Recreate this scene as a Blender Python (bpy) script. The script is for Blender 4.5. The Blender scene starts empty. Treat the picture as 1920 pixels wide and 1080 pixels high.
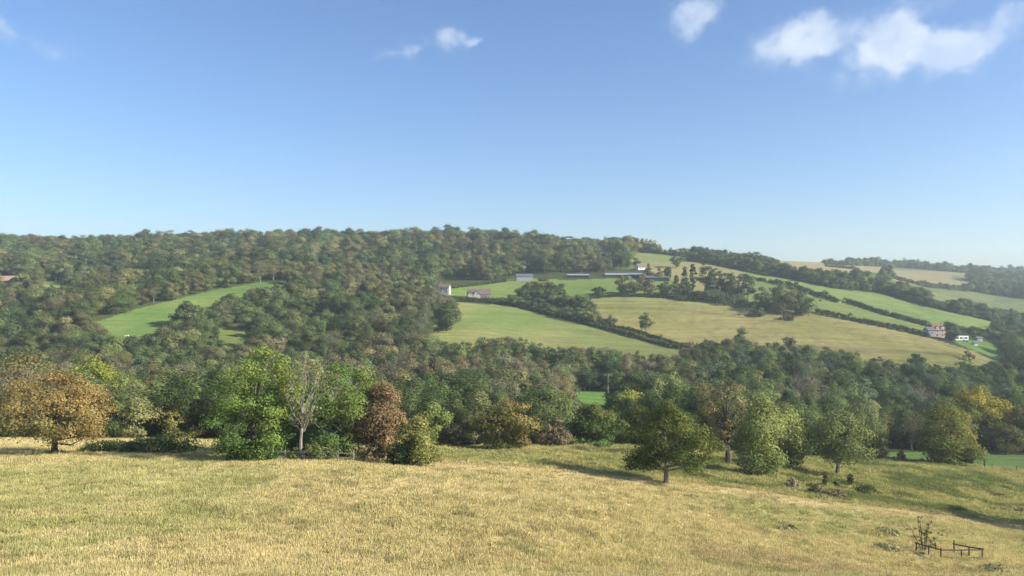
import bpy, math, random
import numpy as np
from mathutils import Vector, Matrix

random.seed(7)
RNG = np.random.default_rng(11)
scene = bpy.context.scene
COL = scene.collection
rad = math.radians

# ------------------------------------------------------------------ camera
FOC = 1500.0            # focal length in photograph pixels (1920 wide)
CX, CY = 960.0, 540.0
CAMZ = 60.0
cam_d = bpy.data.cameras.new('camera')
cam_d.sensor_width = 36.0
cam_d.lens = 36.0 * FOC / 1920.0
cam_d.clip_start = 0.1
cam_d.clip_end = 12000
cam = bpy.data.objects.new('camera', cam_d)
cam.location = (0, 0, CAMZ)
cam.rotation_euler = (rad(90), 0, 0)
COL.objects.link(cam)
scene.camera = cam

# ------------------------------------------------------------------ sun, sky, exposure
SUN_AZ, SUN_EL = rad(105), rad(27.5)
sunvec = Vector((math.sin(SUN_AZ) * math.cos(SUN_EL), math.cos(SUN_AZ) * math.cos(SUN_EL), math.sin(SUN_EL)))
sl = bpy.data.lights.new('sun', 'SUN')
sl.energy = 5.0
sl.angle = rad(0.55)
sl.color = (1.0, 0.93, 0.81)
sun = bpy.data.objects.new('sun', sl)
sun.rotation_euler = sunvec.to_track_quat('Z', 'Y').to_euler()
sun.location = (200, -50, 200)
COL.objects.link(sun)

world = bpy.data.worlds.new('World')
scene.world = world
world.use_nodes = True
wt = world.node_tree
wt.nodes.clear()
SKY_STRENGTH = 0.094


def px_dir(px, py):
    az = math.atan2(px - CX, FOC)
    el = math.atan2((CY - py), math.hypot(FOC, px - CX))
    return az, el


def build_world():
    N, L = wt.nodes, wt.links

    def nd(t, **k):
        n = N.new(t)
        for a, b in k.items():
            setattr(n, a, b)
        return n

    def math_(op, a, b=None, c=None):
        n = nd('ShaderNodeMath', operation=op)
        for i, v in enumerate((a, b, c)):
            if v is None:
                continue
            if isinstance(v, (int, float)):
                n.inputs[i].default_value = v
            else:
                L.new(v, n.inputs[i])
        return n.outputs[0]
    sky = nd('ShaderNodeTexSky', sky_type='NISHITA')
    sky.sun_disc = False
    sky.sun_elevation = SUN_EL
    sky.sun_rotation = SUN_AZ
    sky.altitude = 120
    sky.air_density = 1.0
    sky.dust_density = 0.7
    sky.ozone_density = 4.0
    tc = nd('ShaderNodeTexCoord')
    sep = nd('ShaderNodeSeparateXYZ')
    L.new(tc.outputs['Generated'], sep.inputs[0])
    az = math_('ARCTAN2', sep.outputs[0], sep.outputs[1])
    el = math_('ARCSINE', sep.outputs[2])
    cmb = nd('ShaderNodeCombineXYZ')
    L.new(az, cmb.inputs[0])
    L.new(el, cmb.inputs[1])
    nz = nd('ShaderNodeTexNoise')
    nz.inputs['Scale'].default_value = 24
    nz.inputs['Detail'].default_value = 7
    nz.inputs['Roughness'].default_value = 0.55
    L.new(cmb.outputs[0], nz.inputs['Vector'])
    off = nd('ShaderNodeVectorMath', operation='MULTIPLY_ADD')
    L.new(nz.outputs['Color'], off.inputs[0])
    off.inputs[1].default_value = (0.07, 0.05, 0)
    off.inputs[2].default_value = (-0.035, -0.025, 0)
    add = nd('ShaderNodeVectorMath', operation='ADD')
    L.new(cmb.outputs[0], add.inputs[0])
    L.new(off.outputs[0], add.inputs[1])
    # px, py, half width px, half height px, tilt deg, opacity
    blobs = [(1298, 34, 62, 40, 28, .95), (1474, 84, 78, 46, 10, .95), (1535, 62, 56, 40, 22, .9), (1650, 86, 72, 46, 4, .95),
             (1745, 98, 96, 40, -8, .9), (1712, 60, 46, 34, 0, .8), (1885, 46, 125, 28, 2, .62), (1810, 92, 60, 26, -6, .4), (1690, 20, 210, 26, 14, .34),
             (1720, 120, 210, 40, 0, .42), (842, 76, 44, 27, 0, .72), (884, 78, 26, 15, 0, .5), (763, 100, 37, 18, 18, .68), (722, 106, 18, 12, 0, .22),
             (10, 66, 40, 24, 0, .5), (85, 94, 56, 24, -10, .3), (985, 130, 40, 16, 0, .10), (1900, 300, 160, 60, 0, .20)]
    rr = random.Random(5)
    world_blobs = []
    for (px, py, a, b, t, o) in blobs:
        A, E = px_dir(px, py)
        world_blobs.append((A, E, a / FOC, b / FOC, rad(t), o))
    for k in range(14):                       # the same fair weather cloud goes on all round
        A = 0.9 + k * (2 * math.pi - 1.8) / 13 + rr.uniform(-.1, .1)
        if A > math.pi:
            A -= 2 * math.pi
        E = rr.uniform(.2, .55)
        world_blobs.append((A, E, rr.uniform(.04, .1), rr.uniform(.025, .045), rr.uniform(-.2, .3), rr.uniform(.5, 1)))
    cur = None
    for (A, E, a, b, t, o) in world_blobs:
        mp = nd('ShaderNodeMapping', vector_type='TEXTURE')
        mp.inputs['Location'].default_value = (A, E, 0)
        mp.inputs['Rotation'].default_value = (0, 0, t)
        mp.inputs['Scale'].default_value = (a * 1.25, b * 1.3, 1)
        L.new(add.outputs[0], mp.inputs['Vector'])
        ln = nd('ShaderNodeVectorMath', operation='LENGTH')
        L.new(mp.outputs[0], ln.inputs[0])
        mr = nd('ShaderNodeMapRange', interpolation_type='SMOOTHSTEP')
        mr.inputs['From Min'].default_value = 1.0
        mr.inputs['From Max'].default_value = 0.15
        mr.inputs['To Min'].default_value = 0.0
        mr.inputs['To Max'].default_value = o
        L.new(ln.outputs['Value'], mr.inputs['Value'])
        if cur is None:
            cur = mr.outputs[0]
        else:
            cur = math_('ADD', cur, mr.outputs[0])
    nz2 = nd('ShaderNodeTexNoise')
    nz2.inputs['Scale'].default_value = 34
    nz2.inputs['Detail'].default_value = 8
    nz2.inputs['Roughness'].default_value = 0.5
    L.new(cmb.outputs[0], nz2.inputs['Vector'])
    ero = math_('MULTIPLY_ADD', nz2.outputs[0], 1.5, -0.78)
    gate = math_('MINIMUM', math_('MULTIPLY', cur, 2.5), 1.0)
    dens = math_('MULTIPLY_ADD', ero, gate, cur)
    mr = nd('ShaderNodeMapRange', interpolation_type='SMOOTHSTEP')
    mr.inputs['From Min'].default_value = 0.0
    mr.inputs['From Max'].default_value = 1.35
    mr.inputs['To Max'].default_value = 0.82
    L.new(dens, mr.inputs['Value'])
    nz3 = nd('ShaderNodeTexNoise')
    nz3.inputs['Scale'].default_value = 22
    nz3.inputs['Detail'].default_value = 4
    L.new(add.outputs[0], nz3.inputs['Vector'])
    shade = nd('ShaderNodeMix', data_type='RGBA')
    sr = nd('ShaderNodeMapRange')
    sr.inputs['From Min'].default_value = .38
    sr.inputs['From Max'].default_value = .62
    L.new(nz3.outputs[0], sr.inputs['Value'])
    L.new(sr.outputs[0], shade.inputs['Factor'])
    k_ = 1 / SKY_STRENGTH
    shade.inputs['A'].default_value = (.36 * k_, .43 * k_, .54 * k_, 1)
    shade.inputs['B'].default_value = (.47 * k_, .52 * k_, .58 * k_, 1)
    tint = nd('ShaderNodeMix', data_type='RGBA', blend_type='MULTIPLY')
    tint.inputs['Factor'].default_value = 1.0
    L.new(sky.outputs[0], tint.inputs['A'])
    tint.inputs['B'].default_value = (0.91, 0.955, 1.05, 1)
    mix = nd('ShaderNodeMix', data_type='RGBA')
    L.new(mr.outputs[0], mix.inputs['Factor'])
    L.new(tint.outputs['Result'], mix.inputs['A'])
    L.new(shade.outputs['Result'], mix.inputs['B'])
    bg = nd('ShaderNodeBackground')
    bg.inputs['Strength'].default_value = SKY_STRENGTH
    L.new(mix.outputs['Result'], bg.inputs['Color'])
    out = nd('ShaderNodeOutputWorld')
    L.new(bg.outputs[0], out.inputs[0])


build_world()
world.cycles.sampling_method = 'MANUAL'
world.cycles.sample_map_resolution = 256
vs = scene.view_settings
vs.view_transform = 'Standard'
vs.look = 'None'
vs.exposure = 0.88
vs.gamma = 1.0
vs.use_curve_mapping = False
scene.cycles.max_bounces = 5
scene.cycles.diffuse_bounces = 2
scene.cycles.transmission_bounces = 4
scene.cycles.transparent_max_bounces = 8
scene.cycles.volume_bounces = 1
scene.cycles.use_denoising = True
scene.cycles.use_adaptive_sampling = True
scene.cycles.adaptive_threshold = 0.03
scene.cycles.adaptive_min_samples = 12

# ------------------------------------------------------------------ small helpers


def tag(o, label=None, cat=None, group=None, kind=None):
    if label:
        o['label'] = label
    if cat:
        o['category'] = cat
    if group:
        o['group'] = group
    if kind:
        o['kind'] = kind
    return o


def empty(name, loc, rz=0.0, parent=None):
    o = bpy.data.objects.new(name, None)
    o.location = loc
    o.rotation_euler = (0, 0, rz)
    o.empty_display_size = 0.5
    COL.objects.link(o)
    if parent:
        o.parent = parent
    return o


def link(name, me, parent=None, mat=None, loc=None):
    o = bpy.data.objects.new(name, me)
    COL.objects.link(o)
    if mat is not None and len(me.materials) == 0:
        me.materials.append(mat)
    if parent is not None:
        o.parent = parent
    if loc is not None:
        o.location = loc
    return o


def mesh_np(name, V, F, mat=None, smooth=False, colors=None, cname='col'):
    """V (n,3), F (m,k) one face size; colors (n,4) per vertex"""
    V = np.ascontiguousarray(V, dtype=np.float32)
    F = np.ascontiguousarray(F, dtype=np.int32)
    me = bpy.data.meshes.new(name)
    m, k = F.shape
    me.vertices.add(len(V))
    me.vertices.foreach_set('co', V.ravel())
    me.loops.add(m * k)
    me.loops.foreach_set('vertex_index', F.ravel())
    me.polygons.add(m)
    me.polygons.foreach_set('loop_start', np.arange(0, m * k, k, dtype=np.int32))
    try:
        me.polygons.foreach_set('loop_total', np.full(m, k, dtype=np.int32))
    except Exception:
        pass
    me.polygons.foreach_set('use_smooth', np.full(m, bool(smooth)))
    me.update(calc_edges=True)
    if colors is not None:
        at = me.attributes.new(cname, 'FLOAT_COLOR', 'POINT')
        at.data.foreach_set('color', np.ascontiguousarray(colors, dtype=np.float32).ravel())
    if mat is not None:
        me.materials.append(mat)
    return me


class MB:
    """collects polygons into one mesh"""

    def __init__(s):
        s.v, s.f = [], []

    def quad(s, a, b, c, d):
        i = len(s.v)
        s.v += [tuple(a), tuple(b), tuple(c), tuple(d)]
        s.f.append((i, i + 1, i + 2, i + 3))

    def poly(s, pts):
        i = len(s.v)
        s.v += [tuple(p) for p in pts]
        s.f.append(tuple(range(i, i + len(pts))))

    def box(s, x0, x1, y0, y1, z0, z1):
        p = [(x0, y0, z0), (x1, y0, z0), (x1, y1, z0), (x0, y1, z0), (x0, y0, z1), (x1, y0, z1), (x1, y1, z1), (x0, y1, z1)]
        i = len(s.v)
        s.v += p
        s.f += [tuple(i + k for k in q) for q in ((0, 3, 2, 1), (4, 5, 6, 7), (0, 1, 5, 4), (1, 2, 6, 5), (2, 3, 7, 6), (3, 0, 4, 7))]

    def bar(s, a, b, w, h):
        a, b = Vector(a), Vector(b)
        d = (b - a).normalized()
        up = Vector((0, 0, 1)) if abs(d.z) < .9 else Vector((0, 1, 0))
        sd = d.cross(up).normalized() * (w / 2)
        u = sd.cross(d).normalized() * (h / 2)
        i = len(s.v)
        for q in (a, b):
            s.v += [tuple(q - sd - u), tuple(q + sd - u), tuple(q + sd + u), tuple(q - sd + u)]
        s.f += [tuple(i + k for k in q) for q in ((0, 3, 2, 1), (4, 5, 6, 7), (0, 1, 5, 4), (1, 2, 6, 5), (2, 3, 7, 6), (3, 0, 4, 7))]

    def tube(s, pts, rr, n=6, cap=True):
        base = len(s.v)
        pts = [Vector(p) for p in pts]
        for k, p in enumerate(pts):
            d = (pts[min(k + 1, len(pts) - 1)] - pts[max(k - 1, 0)])
            d = d.normalized() if d.length > 1e-6 else Vector((0, 0, 1))
            ref = Vector((1, 0, 0)) if abs(d.x) < .8 else Vector((0, 1, 0))
            a = d.cross(ref).normalized()
            b = d.cross(a)
            for j in range(n):
                t = 2 * math.pi * j / n
                s.v.append(tuple(p + (a * math.cos(t) + b * math.sin(t)) * rr[k]))
        for k in range(len(pts) - 1):
            for j in range(n):
                s.f.append((base + k * n + j, base + k * n + (j + 1) % n, base + (k + 1) * n + (j + 1) % n, base + (k + 1) * n + j))
        if cap:
            s.f.append(tuple(base + (len(pts) - 1) * n + j for j in range(n)))

    def ellipsoid(s, c, r, n=8, m=5):
        base = len(s.v)
        for i in range(m + 1):
            ph = math.pi * i / m
            for j in range(n):
                t = 2 * math.pi * j / n
                s.v.append((c[0] + r[0] * math.sin(ph) * math.cos(t), c[1] + r[1] * math.sin(ph) * math.sin(t), c[2] + r[2] * math.cos(ph)))
        for i in range(m):
            for j in range(n):
                s.f.append((base + i * n + j, base + i * n + (j + 1) % n, base + (i + 1) * n + (j + 1) % n, base + (i + 1) * n + j))

    def mesh(s, name, mat=None, smooth=False):
        me = bpy.data.meshes.new(name)
        me.from_pydata(s.v, [], s.f)
        me.polygons.foreach_set('use_smooth', [smooth] * len(me.polygons))
        if mat is not None:
            me.materials.append(mat)
        me.update()
        return me

    def build(s, name, mat, parent=None, loc=None, smooth=False):
        return link(name, s.mesh(name, mat, smooth), parent, None, loc)


# value noise in numpy (used for terrain undulation and colour patches)
_perm = np.random.default_rng(3).random((256, 256))


def vnoise(x, y):
    x = np.asarray(x, float)
    y = np.asarray(y, float)
    xi, yi = np.floor(x).astype(int), np.floor(y).astype(int)
    fx, fy = x - xi, y - yi
    fx = fx * fx * (3 - 2 * fx)
    fy = fy * fy * (3 - 2 * fy)

    def g(a, b):
        return _perm[a & 255, b & 255]
    return (g(xi, yi) * (1 - fx) + g(xi + 1, yi) * fx) * (1 - fy) + (g(xi, yi + 1) * (1 - fx) + g(xi + 1, yi + 1) * fx) * fy


def fbm(x, y, o=4):
    s, a, t = 0, 1.0, 0
    for k in range(o):
        s = s + a * vnoise(x * 2 ** k + 17 * k, y * 2 ** k + 31 * k)
        t += a
        a *= .5
    return s / t


# ------------------------------------------------------------------ terrain: a valley between two hills
# sections across the valley: for a bearing (photo column) the ground's rows at given distances
SECT = {
    -600: [(36, 1080), (58, 950), (95, 862), (110, 845), (128, 832), (160, 818), (220, 790), (300, 740), (350, 700), (400, 655), (450, 615), (520, 575), (620, 530), (700, 508), (800, 483), (900, 469), (1000, 465), (1200, 465), (1600, 475), (3000, 495)],
    0: [(38, 1080), (58, 950), (95, 854), (108, 840), (128, 822), (160, 812), (220, 790), (300, 740), (350, 700), (400, 650), (450, 610), (520, 570), (580, 540), (620, 527), (700, 506), (800, 485), (900, 468), (1000, 465), (1200, 465), (1600, 475), (3000, 495)],
    200: [(38, 1080), (58, 950), (95, 853), (110, 838), (125, 824), (160, 815), (220, 790), (290, 745), (340, 700), (370, 660), (390, 635), (420, 608), (460, 580), (520, 555), (600, 530), (700, 506), (800, 480), (900, 465), (1000, 462), (1200, 465), (1600, 475), (3000, 495)],
    420: [(38, 1080), (60, 950), (95, 856), (115, 836), (128, 826), (160, 818), (220, 790), (290, 745), (340, 700), (375, 660), (400, 632), (430, 605), (460, 580), (500, 556), (540, 534), (600, 520), (700, 500), (800, 477), (900, 461), (1000, 457), (1200, 464), (1600, 475), (3000, 495)],
    620: [(40, 1080), (60, 955), (92, 862), (120, 842), (140, 832), (170, 818), (220, 785), (280, 745), (330, 710), (370, 672), (410, 635), (450, 600), (500, 560), (540, 535), (600, 518), (700, 497), (800, 473), (900, 459), (1000, 455), (1200, 464), (1600, 475), (3000, 495)],
    850: [(42, 1080), (62, 950), (95, 872), (115, 852), (135, 841), (170, 820), (220, 785), (270, 750), (310, 728), (350, 690), (380, 655), (410, 628), (450, 600), (490, 578), (510, 569), (540, 556), (570, 543), (600, 533), (640, 525), (700, 505), (800, 475), (900, 457), (1000, 454), (1200, 464), (1600, 475), (3000, 495)],
    1050: [(45, 1080), (65, 958), (97, 884), (120, 856), (140, 838), (170, 815), (210, 785), (250, 760), (275, 742), (300, 733), (340, 705), (370, 680), (400, 655), (440, 625), (480, 602), (510, 584), (540, 566), (570, 549), (600, 536), (640, 521), (700, 502), (800, 477), (900, 467), (1000, 465), (1200, 469), (1600, 475), (3000, 492)],
    1250: [(48, 1080), (70, 985), (100, 905), (125, 864), (150, 842), (180, 820), (220, 790), (260, 765), (300, 738), (340, 705), (370, 682), (400, 662), (440, 634), (480, 605), (510, 582), (540, 564), (580, 547), (620, 534), (680, 512), (760, 489), (850, 474), (950, 469), (1100, 471), (1400, 478), (3000, 490)],
    1450: [(55, 1080), (75, 1005), (97, 932), (125, 885), (150, 862), (180, 840), (220, 805), (260, 775), (300, 740), (340, 710), (370, 688), (400, 665), (440, 635), (480, 608), (520, 583), (560, 560), (600, 545), (650, 528), (700, 517), (780, 502), (900, 491), (1000, 488), (1400, 488), (3000, 492)],
    1650: [(62, 1080), (80, 1010), (98, 955), (125, 905), (150, 872), (175, 858), (210, 840), (250, 808), (300, 752), (340, 722), (370, 695), (400, 672), (440, 645), (480, 620), (510, 603), (550, 586), (600, 567), (650, 552), (690, 544), (760, 531), (850, 521), (950, 514), (1050, 509), (1200, 502), (1500, 498), (1800, 496), (3000, 492)],
    1800: [(66, 1080), (80, 1025), (100, 975), (125, 925), (150, 887), (165, 872), (185, 860), (210, 848), (250, 815), (300, 768), (340, 738), (370, 708), (390, 692), (420, 672), (460, 650), (500, 632), (540, 614), (580, 600), (620, 591), (680, 582), (760, 572), (850, 561), (950, 548), (1000, 541), (1100, 530), (1250, 517), (1400, 509), (1800, 503), (3000, 495)],
    1920: [(68, 1080), (82, 1035), (102, 988), (125, 945), (150, 902), (165, 881), (190, 863), (210, 851), (250, 818), (300, 778), (340, 748), (370, 727), (400, 707), (440, 686), (480, 666), (520, 650), (560, 636), (600, 625), (660, 612), (720, 600), (800, 586), (900, 570), (1000, 556), (1200, 536), (1400, 521), (1800, 510), (3000, 497)],
    2500: [(80, 1080), (90, 1050), (105, 1010), (125, 965), (150, 915), (165, 893), (190, 870), (210, 856), (250, 825), (300, 785), (340, 755), (370, 735), (400, 716), (440, 696), (480, 678), (520, 662), (560, 648), (600, 636), (660, 622), (720, 608), (800, 593), (900, 575), (1000, 560), (1200, 540), (1400, 524), (1800, 512), (3000, 498)],
}


def pchip(x, y, xq):
    x = np.asarray(x, float)
    y = np.asarray(y, float)
    h = np.diff(x)
    d = np.diff(y) / h
    m = np.zeros(len(x))
    for i in range(1, len(x) - 1):
        if d[i - 1] * d[i] > 0:
            w1, w2 = 2 * h[i] + h[i - 1], h[i] + 2 * h[i - 1]
            m[i] = (w1 + w2) / (w1 / d[i - 1] + w2 / d[i])
    m[0], m[-1] = d[0], d[-1]
    xq = np.clip(np.asarray(xq, float), x[0], x[-1])
    i = np.clip(np.searchsorted(x, xq, side='right') - 1, 0, len(x) - 2)
    t = (xq - x[i]) / h[i]
    return (y[i] * (1 + 2 * t) * (1 - t) ** 2 + m[i] * h[i] * t * (1 - t) ** 2 + y[i + 1] * t * t * (3 - 2 * t) + m[i + 1] * h[i] * t * t * (t - 1))


TU = np.arange(-600, 2501, 10.0)
TLY = np.arange(math.log(30), math.log(3400), 0.006)
_cols = sorted(SECT)
_rows_at_cols = []
for c in _cols:
    s = SECT[c]
    ly = np.log([p[0] for p in s])
    zz = [(CY - p[1]) / FOC * p[0] for p in s]
    r = pchip(ly, [p[1] for p in s], TLY)
    # nearer than the first knot: a steady slope down from under the viewer's feet
    y0, z0 = s[0][0], zz[0]
    near = TLY < math.log(y0)
    yn = np.exp(TLY[near])
    zn = -1.7 + (z0 + 1.7) * yn / y0
    r[near] = CY - zn * FOC / yn
    _rows_at_cols.append(r)
_rows_at_cols = np.array(_rows_at_cols)
TROW = np.empty((len(TU), len(TLY)))
for j in range(len(TLY)):
    TROW[:, j] = pchip(_cols, _rows_at_cols[:, j], TU)


def trow(u, Y):
    """photo row of the bare ground at column u and distance Y"""
    u = np.clip(np.asarray(u, float), TU[0], TU[-1] - 1e-6)
    ly = np.clip(np.log(np.maximum(np.asarray(Y, float), 30.0)), TLY[0], TLY[-1] - 1e-6)
    a = (u - TU[0]) / 10.0
    b = (ly - TLY[0]) / 0.006
    i, j = a.astype(int), b.astype(int)
    i = np.minimum(i, len(TU) - 2)
    j = np.minimum(j, len(TLY) - 2)
    fa, fb = a - i, b - j
    return ((TROW[i, j] * (1 - fa) + TROW[i + 1, j] * fa) * (1 - fb) + (TROW[i, j + 1] * (1 - fa) + TROW[i + 1, j + 1] * fa) * fb)


def gz(x, y):
    """ground height, world metres"""
    x = np.asarray(x, float)
    y = np.asarray(y, float)
    ys = np.maximum(y, 30.0)
    u = CX + FOC * x / ys
    z = (CY - trow(u, ys)) / FOC * ys
    zn = -1.7 + (z + 1.7) * np.maximum(y, 0) / 30.0 + 0.12 * np.maximum(-y, 0)
    z = np.where(y < 30.0, zn, z)
    # tussocks and old plough lines in the near meadow
    amp = np.clip((170 - y) / 40, 0, 1) * np.clip((y - 8) / 20, 0, 1)
    z = z + amp * 0.30 * (fbm(x / 7.0, y / 7.0, 3) - .5)
    rough = amp * np.clip((y - ypath(u)) / 6.0, 0, 1)
    z = z + rough * 1.15 * (fbm(x / 2.4 + 40, y / 3.4 + 9, 3) - .5)
    return z + CAMZ


def ypath(u):
    return np.interp(u, [-600, 0, 500, 830, 1100, 1250, 1500, 1700, 1920, 2500], [400, 400, 400, 96, 99, 102, 99, 100, 104, 108])


def P(px, py, ymin=32.0, ymax=2900.0):
    """the nearest point of the ground seen at photo pixel (px, py) -> (x, y, z)"""
    Y = np.exp(np.arange(math.log(ymin), math.log(ymax), 0.002))
    r = trow(np.full(len(Y), px), Y)
    k = np.argmax(r <= py) if (r <= py).any() else int(np.argmin(r))
    y = float(Y[k])
    x = (px - CX) / FOC * y
    return Vector((x, y, float(gz(x, y))))


def G(px, y):
    x = (px - CX) / FOC * y
    return Vector((x, y, float(gz(x, y))))


# ------------------------------------------------------------------ materials
def new_mat(name):
    m = bpy.data.materials.new(name)
    m.use_nodes = True
    m.node_tree.nodes.clear()
    return m, m.node_tree.nodes, m.node_tree.links


def plain(name, c, rough=0.85, var=0.25, scale=2.0, spec=0.2):
    """matt paint, stone, wood: colour with a little mottling"""
    m, N, L = new_mat(name)
    b = N.new('ShaderNodeBsdfPrincipled')
    o = N.new('ShaderNodeOutputMaterial')
    tc = N.new('ShaderNodeTexCoord')
    n = N.new('ShaderNodeTexNoise')
    n.inputs['Scale'].default_value = scale
    n.inputs['Detail'].default_value = 5
    L.new(tc.outputs['Object'], n.inputs['Vector'])
    r = N.new('ShaderNodeMapRange')
    r.inputs['From Min'].default_value = .3
    r.inputs['From Max'].default_value = .7
    r.inputs['To Min'].default_value = 1 - var
    r.inputs['To Max'].default_value = 1 + var
    L.new(n.outputs[0], r.inputs[0])
    mx = N.new('ShaderNodeVectorMath')
    mx.operation = 'SCALE'
    mx.inputs[0].default_value = c
    L.new(r.outputs[0], mx.inputs['Scale'])
    L.new(mx.outputs[0], b.inputs['Base Color'])
    b.inputs['Roughness'].default_value = rough
    b.inputs['Specular IOR Level'].default_value = spec
    L.new(b.outputs[0], o.inputs[0])
    return m


def leaf_mat(name, A=None, B=None, source='OBJECT', transl=0.3):
    """leaves: colour A..B by clump (attribute green), brightness by leaf (attribute red)"""
    m, N, L = new_mat(name)
    at = N.new('ShaderNodeAttribute')
    at.attribute_name = 'col'
    sp = N.new('ShaderNodeSeparateColor')
    L.new(at.outputs['Color'], sp.inputs[0])
    mix = N.new('ShaderNodeMix')
    mix.data_type = 'RGBA'
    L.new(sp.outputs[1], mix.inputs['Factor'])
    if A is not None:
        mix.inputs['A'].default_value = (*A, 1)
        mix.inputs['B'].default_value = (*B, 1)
    else:
        if source == 'OBJECT':
            oi = N.new('ShaderNodeObjectInfo')
            c = oi.outputs['Color']
        else:
            ia = N.new('ShaderNodeAttribute')
            ia.attribute_type = 'INSTANCER'
            ia.attribute_name = 'tint'
            c = ia.outputs['Color']
        L.new(c, mix.inputs['A'])
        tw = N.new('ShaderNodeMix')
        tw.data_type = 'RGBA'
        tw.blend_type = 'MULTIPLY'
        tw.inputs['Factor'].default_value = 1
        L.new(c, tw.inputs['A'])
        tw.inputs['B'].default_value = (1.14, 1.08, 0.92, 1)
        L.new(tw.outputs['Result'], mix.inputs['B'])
    sc = N.new('ShaderNodeVectorMath')
    sc.operation = 'SCALE'
    L.new(mix.outputs['Result'], sc.inputs[0])
    L.new(sp.outputs[0], sc.inputs['Scale'])
    d = N.new('ShaderNodeBsdfDiffuse')
    t = N.new('ShaderNodeBsdfTranslucent')
    L.new(sc.outputs[0], d.inputs[0])
    L.new(sc.outputs[0], t.inputs[0])
    ms = N.new('ShaderNodeMixShader')
    ms.inputs[0].default_value = transl
    L.new(d.outputs[0], ms.inputs[1])
    L.new(t.outputs[0], ms.inputs[2])
    o = N.new('ShaderNodeOutputMaterial')
    L.new(ms.outputs[0], o.inputs[0])
    return m


def ground_mat(name, fine, amp, bump, lines=0.0):
    """grassland: painted field colour (attribute) times tufty noise"""
    m, N, L = new_mat(name)
    at = N.new('ShaderNodeAttribute')
    at.attribute_name = 'col'
    geo = N.new('ShaderNodeNewGeometry')
    cur = None
    for sc, am in ((fine, amp), (fine * .22, amp * .8), (fine * .05, amp * .6)):
        n = N.new('ShaderNodeTexNoise')
        n.inputs['Scale'].default_value = sc
        n.inputs['Detail'].default_value = 4
        L.new(geo.outputs['Position'], n.inputs['Vector'])
        r = N.new('ShaderNodeMapRange')
        r.inputs['From Min'].default_value = .28
        r.inputs['From Max'].default_value = .72
        r.inputs['To Min'].default_value = 1 - am
        r.inputs['To Max'].default_value = 1 + am
        L.new(n.outputs[0], r.inputs[0])
        if cur is None:
            cur = r.outputs[0]
        else:
            q = N.new('ShaderNodeMath')
            q.operation = 'MULTIPLY'
            L.new(cur, q.inputs[0])
            L.new(r.outputs[0], q.inputs[1])
            cur = q.outputs[0]
    if lines:
        for rz, sc_, am in ((.35, .16, lines), (-.2, .05, lines)):
            mp = N.new('ShaderNodeMapping')
            mp.inputs['Rotation'].default_value = (0, 0, rz)
            mp.inputs['Scale'].default_value = (.05, 1.0, 1.0)
            L.new(geo.outputs['Position'], mp.inputs[0])
            n = N.new('ShaderNodeTexNoise')
            n.inputs['Scale'].default_value = sc_ * 4
            n.inputs['Detail'].default_value = 3
            L.new(mp.outputs[0], n.inputs['Vector'])
            r = N.new('ShaderNodeMapRange')
            r.inputs['From Min'].default_value = .3
            r.inputs['From Max'].default_value = .7
            r.inputs['To Min'].default_value = 1 - am
            r.inputs['To Max'].default_value = 1 + am
            L.new(n.outputs[0], r.inputs[0])
            q = N.new('ShaderNodeMath')
            q.operation = 'MULTIPLY'
            L.new(cur, q.inputs[0])
            L.new(r.outputs[0], q.inputs[1])
            cur = q.outputs[0]
    sc = N.new('ShaderNodeVectorMath')
    sc.operation = 'SCALE'
    L.new(at.outputs['Color'], sc.inputs[0])
    L.new(cur, sc.inputs['Scale'])
    bp = N.new('ShaderNodeBump')
    bp.inputs['Strength'].default_value = .9
    bp.inputs['Distance'].default_value = bump
    L.new(cur, bp.inputs['Height'])
    d = N.new('ShaderNodeBsdfDiffuse')
    d.inputs['Roughness'].default_value = .8
    L.new(sc.outputs[0], d.inputs[0])
    L.new(bp.outputs[0], d.inputs['Normal'])
    o = N.new('ShaderNodeOutputMaterial')
    L.new(d.outputs[0], o.inputs[0])
    return m


M = {
    'meadow': ground_mat('meadow_ground', 3.0, .16, .25),
    'pasture': ground_mat('pasture_ground', 1.2, .13, .3, .14),
    'hill': ground_mat('hill_ground', .8, .2, .4),
    'bark': plain('bark', (.085, .07, .055), .95, .4, 3),
    'bark_pale': plain('bark_pale', (.25, .235, .20), .9, .3, 2.5),
    'bark_grey': plain('bark_grey', (.20, .18, .15), .95, .35, 2.5),
    'leaf': leaf_mat('leaf_object_colour'),
    'leaf_mass': leaf_mat('leaf_mass_colour', source='INSTANCER'),
    'timber_dark': plain('timber_dark', (.055, .045, .038), .9, .3, 6),
    'timber_grey': plain('timber_grey', (.30, .28, .24), .9, .3, 6),
    'cream': plain('cream_render', (.52, .475, .41), .85, .08, .6),
    'brick': plain('brick_wall', (.36, .26, .20), .9, .2, 2),
    'salmon': plain('salmon_render', (.48, .34, .26), .85, .12, .8),
    'grey_wall': plain('grey_render', (.30, .32, .36), .85, .1, .8),
    'white': plain('white_paint', (.78, .78, .76), .7, .05, .8),
    'tile': plain('roof_tile', (.165, .13, .112), .9, .3, 1.5),
    'tile_red': plain('roof_tile_red', (.24, .125, .09), .9, .25, 1.5),
    'tin': plain('pale_roof_sheet', (.27, .28, .31), .55, .12, .5, .4),
    'slate': plain('slate_roof', (.12, .125, .14), .7, .2, 1.5, .4),
    'shed': plain('dark_shed_boards', (.045, .042, .045), .9, .25, 2),
    'glass': plain('window_glass', (.03, .035, .045), .12, .05, 1, .6),
    'terracotta': plain('terracotta_roof', (.40, .27, .18), .9, .2, 1),
    'wire': plain('cable', (.25, .25, .25), .6, .05, 1),
    'hide': plain('dark_hide', (.03, .025, .022), .9, .2, 3),
    'fleece': plain('fleece', (.62, .58, .50), .95, .12, 5),
    'feather': plain('dark_feather', (.035, .035, .04), .9, .1, 5),
}

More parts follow.
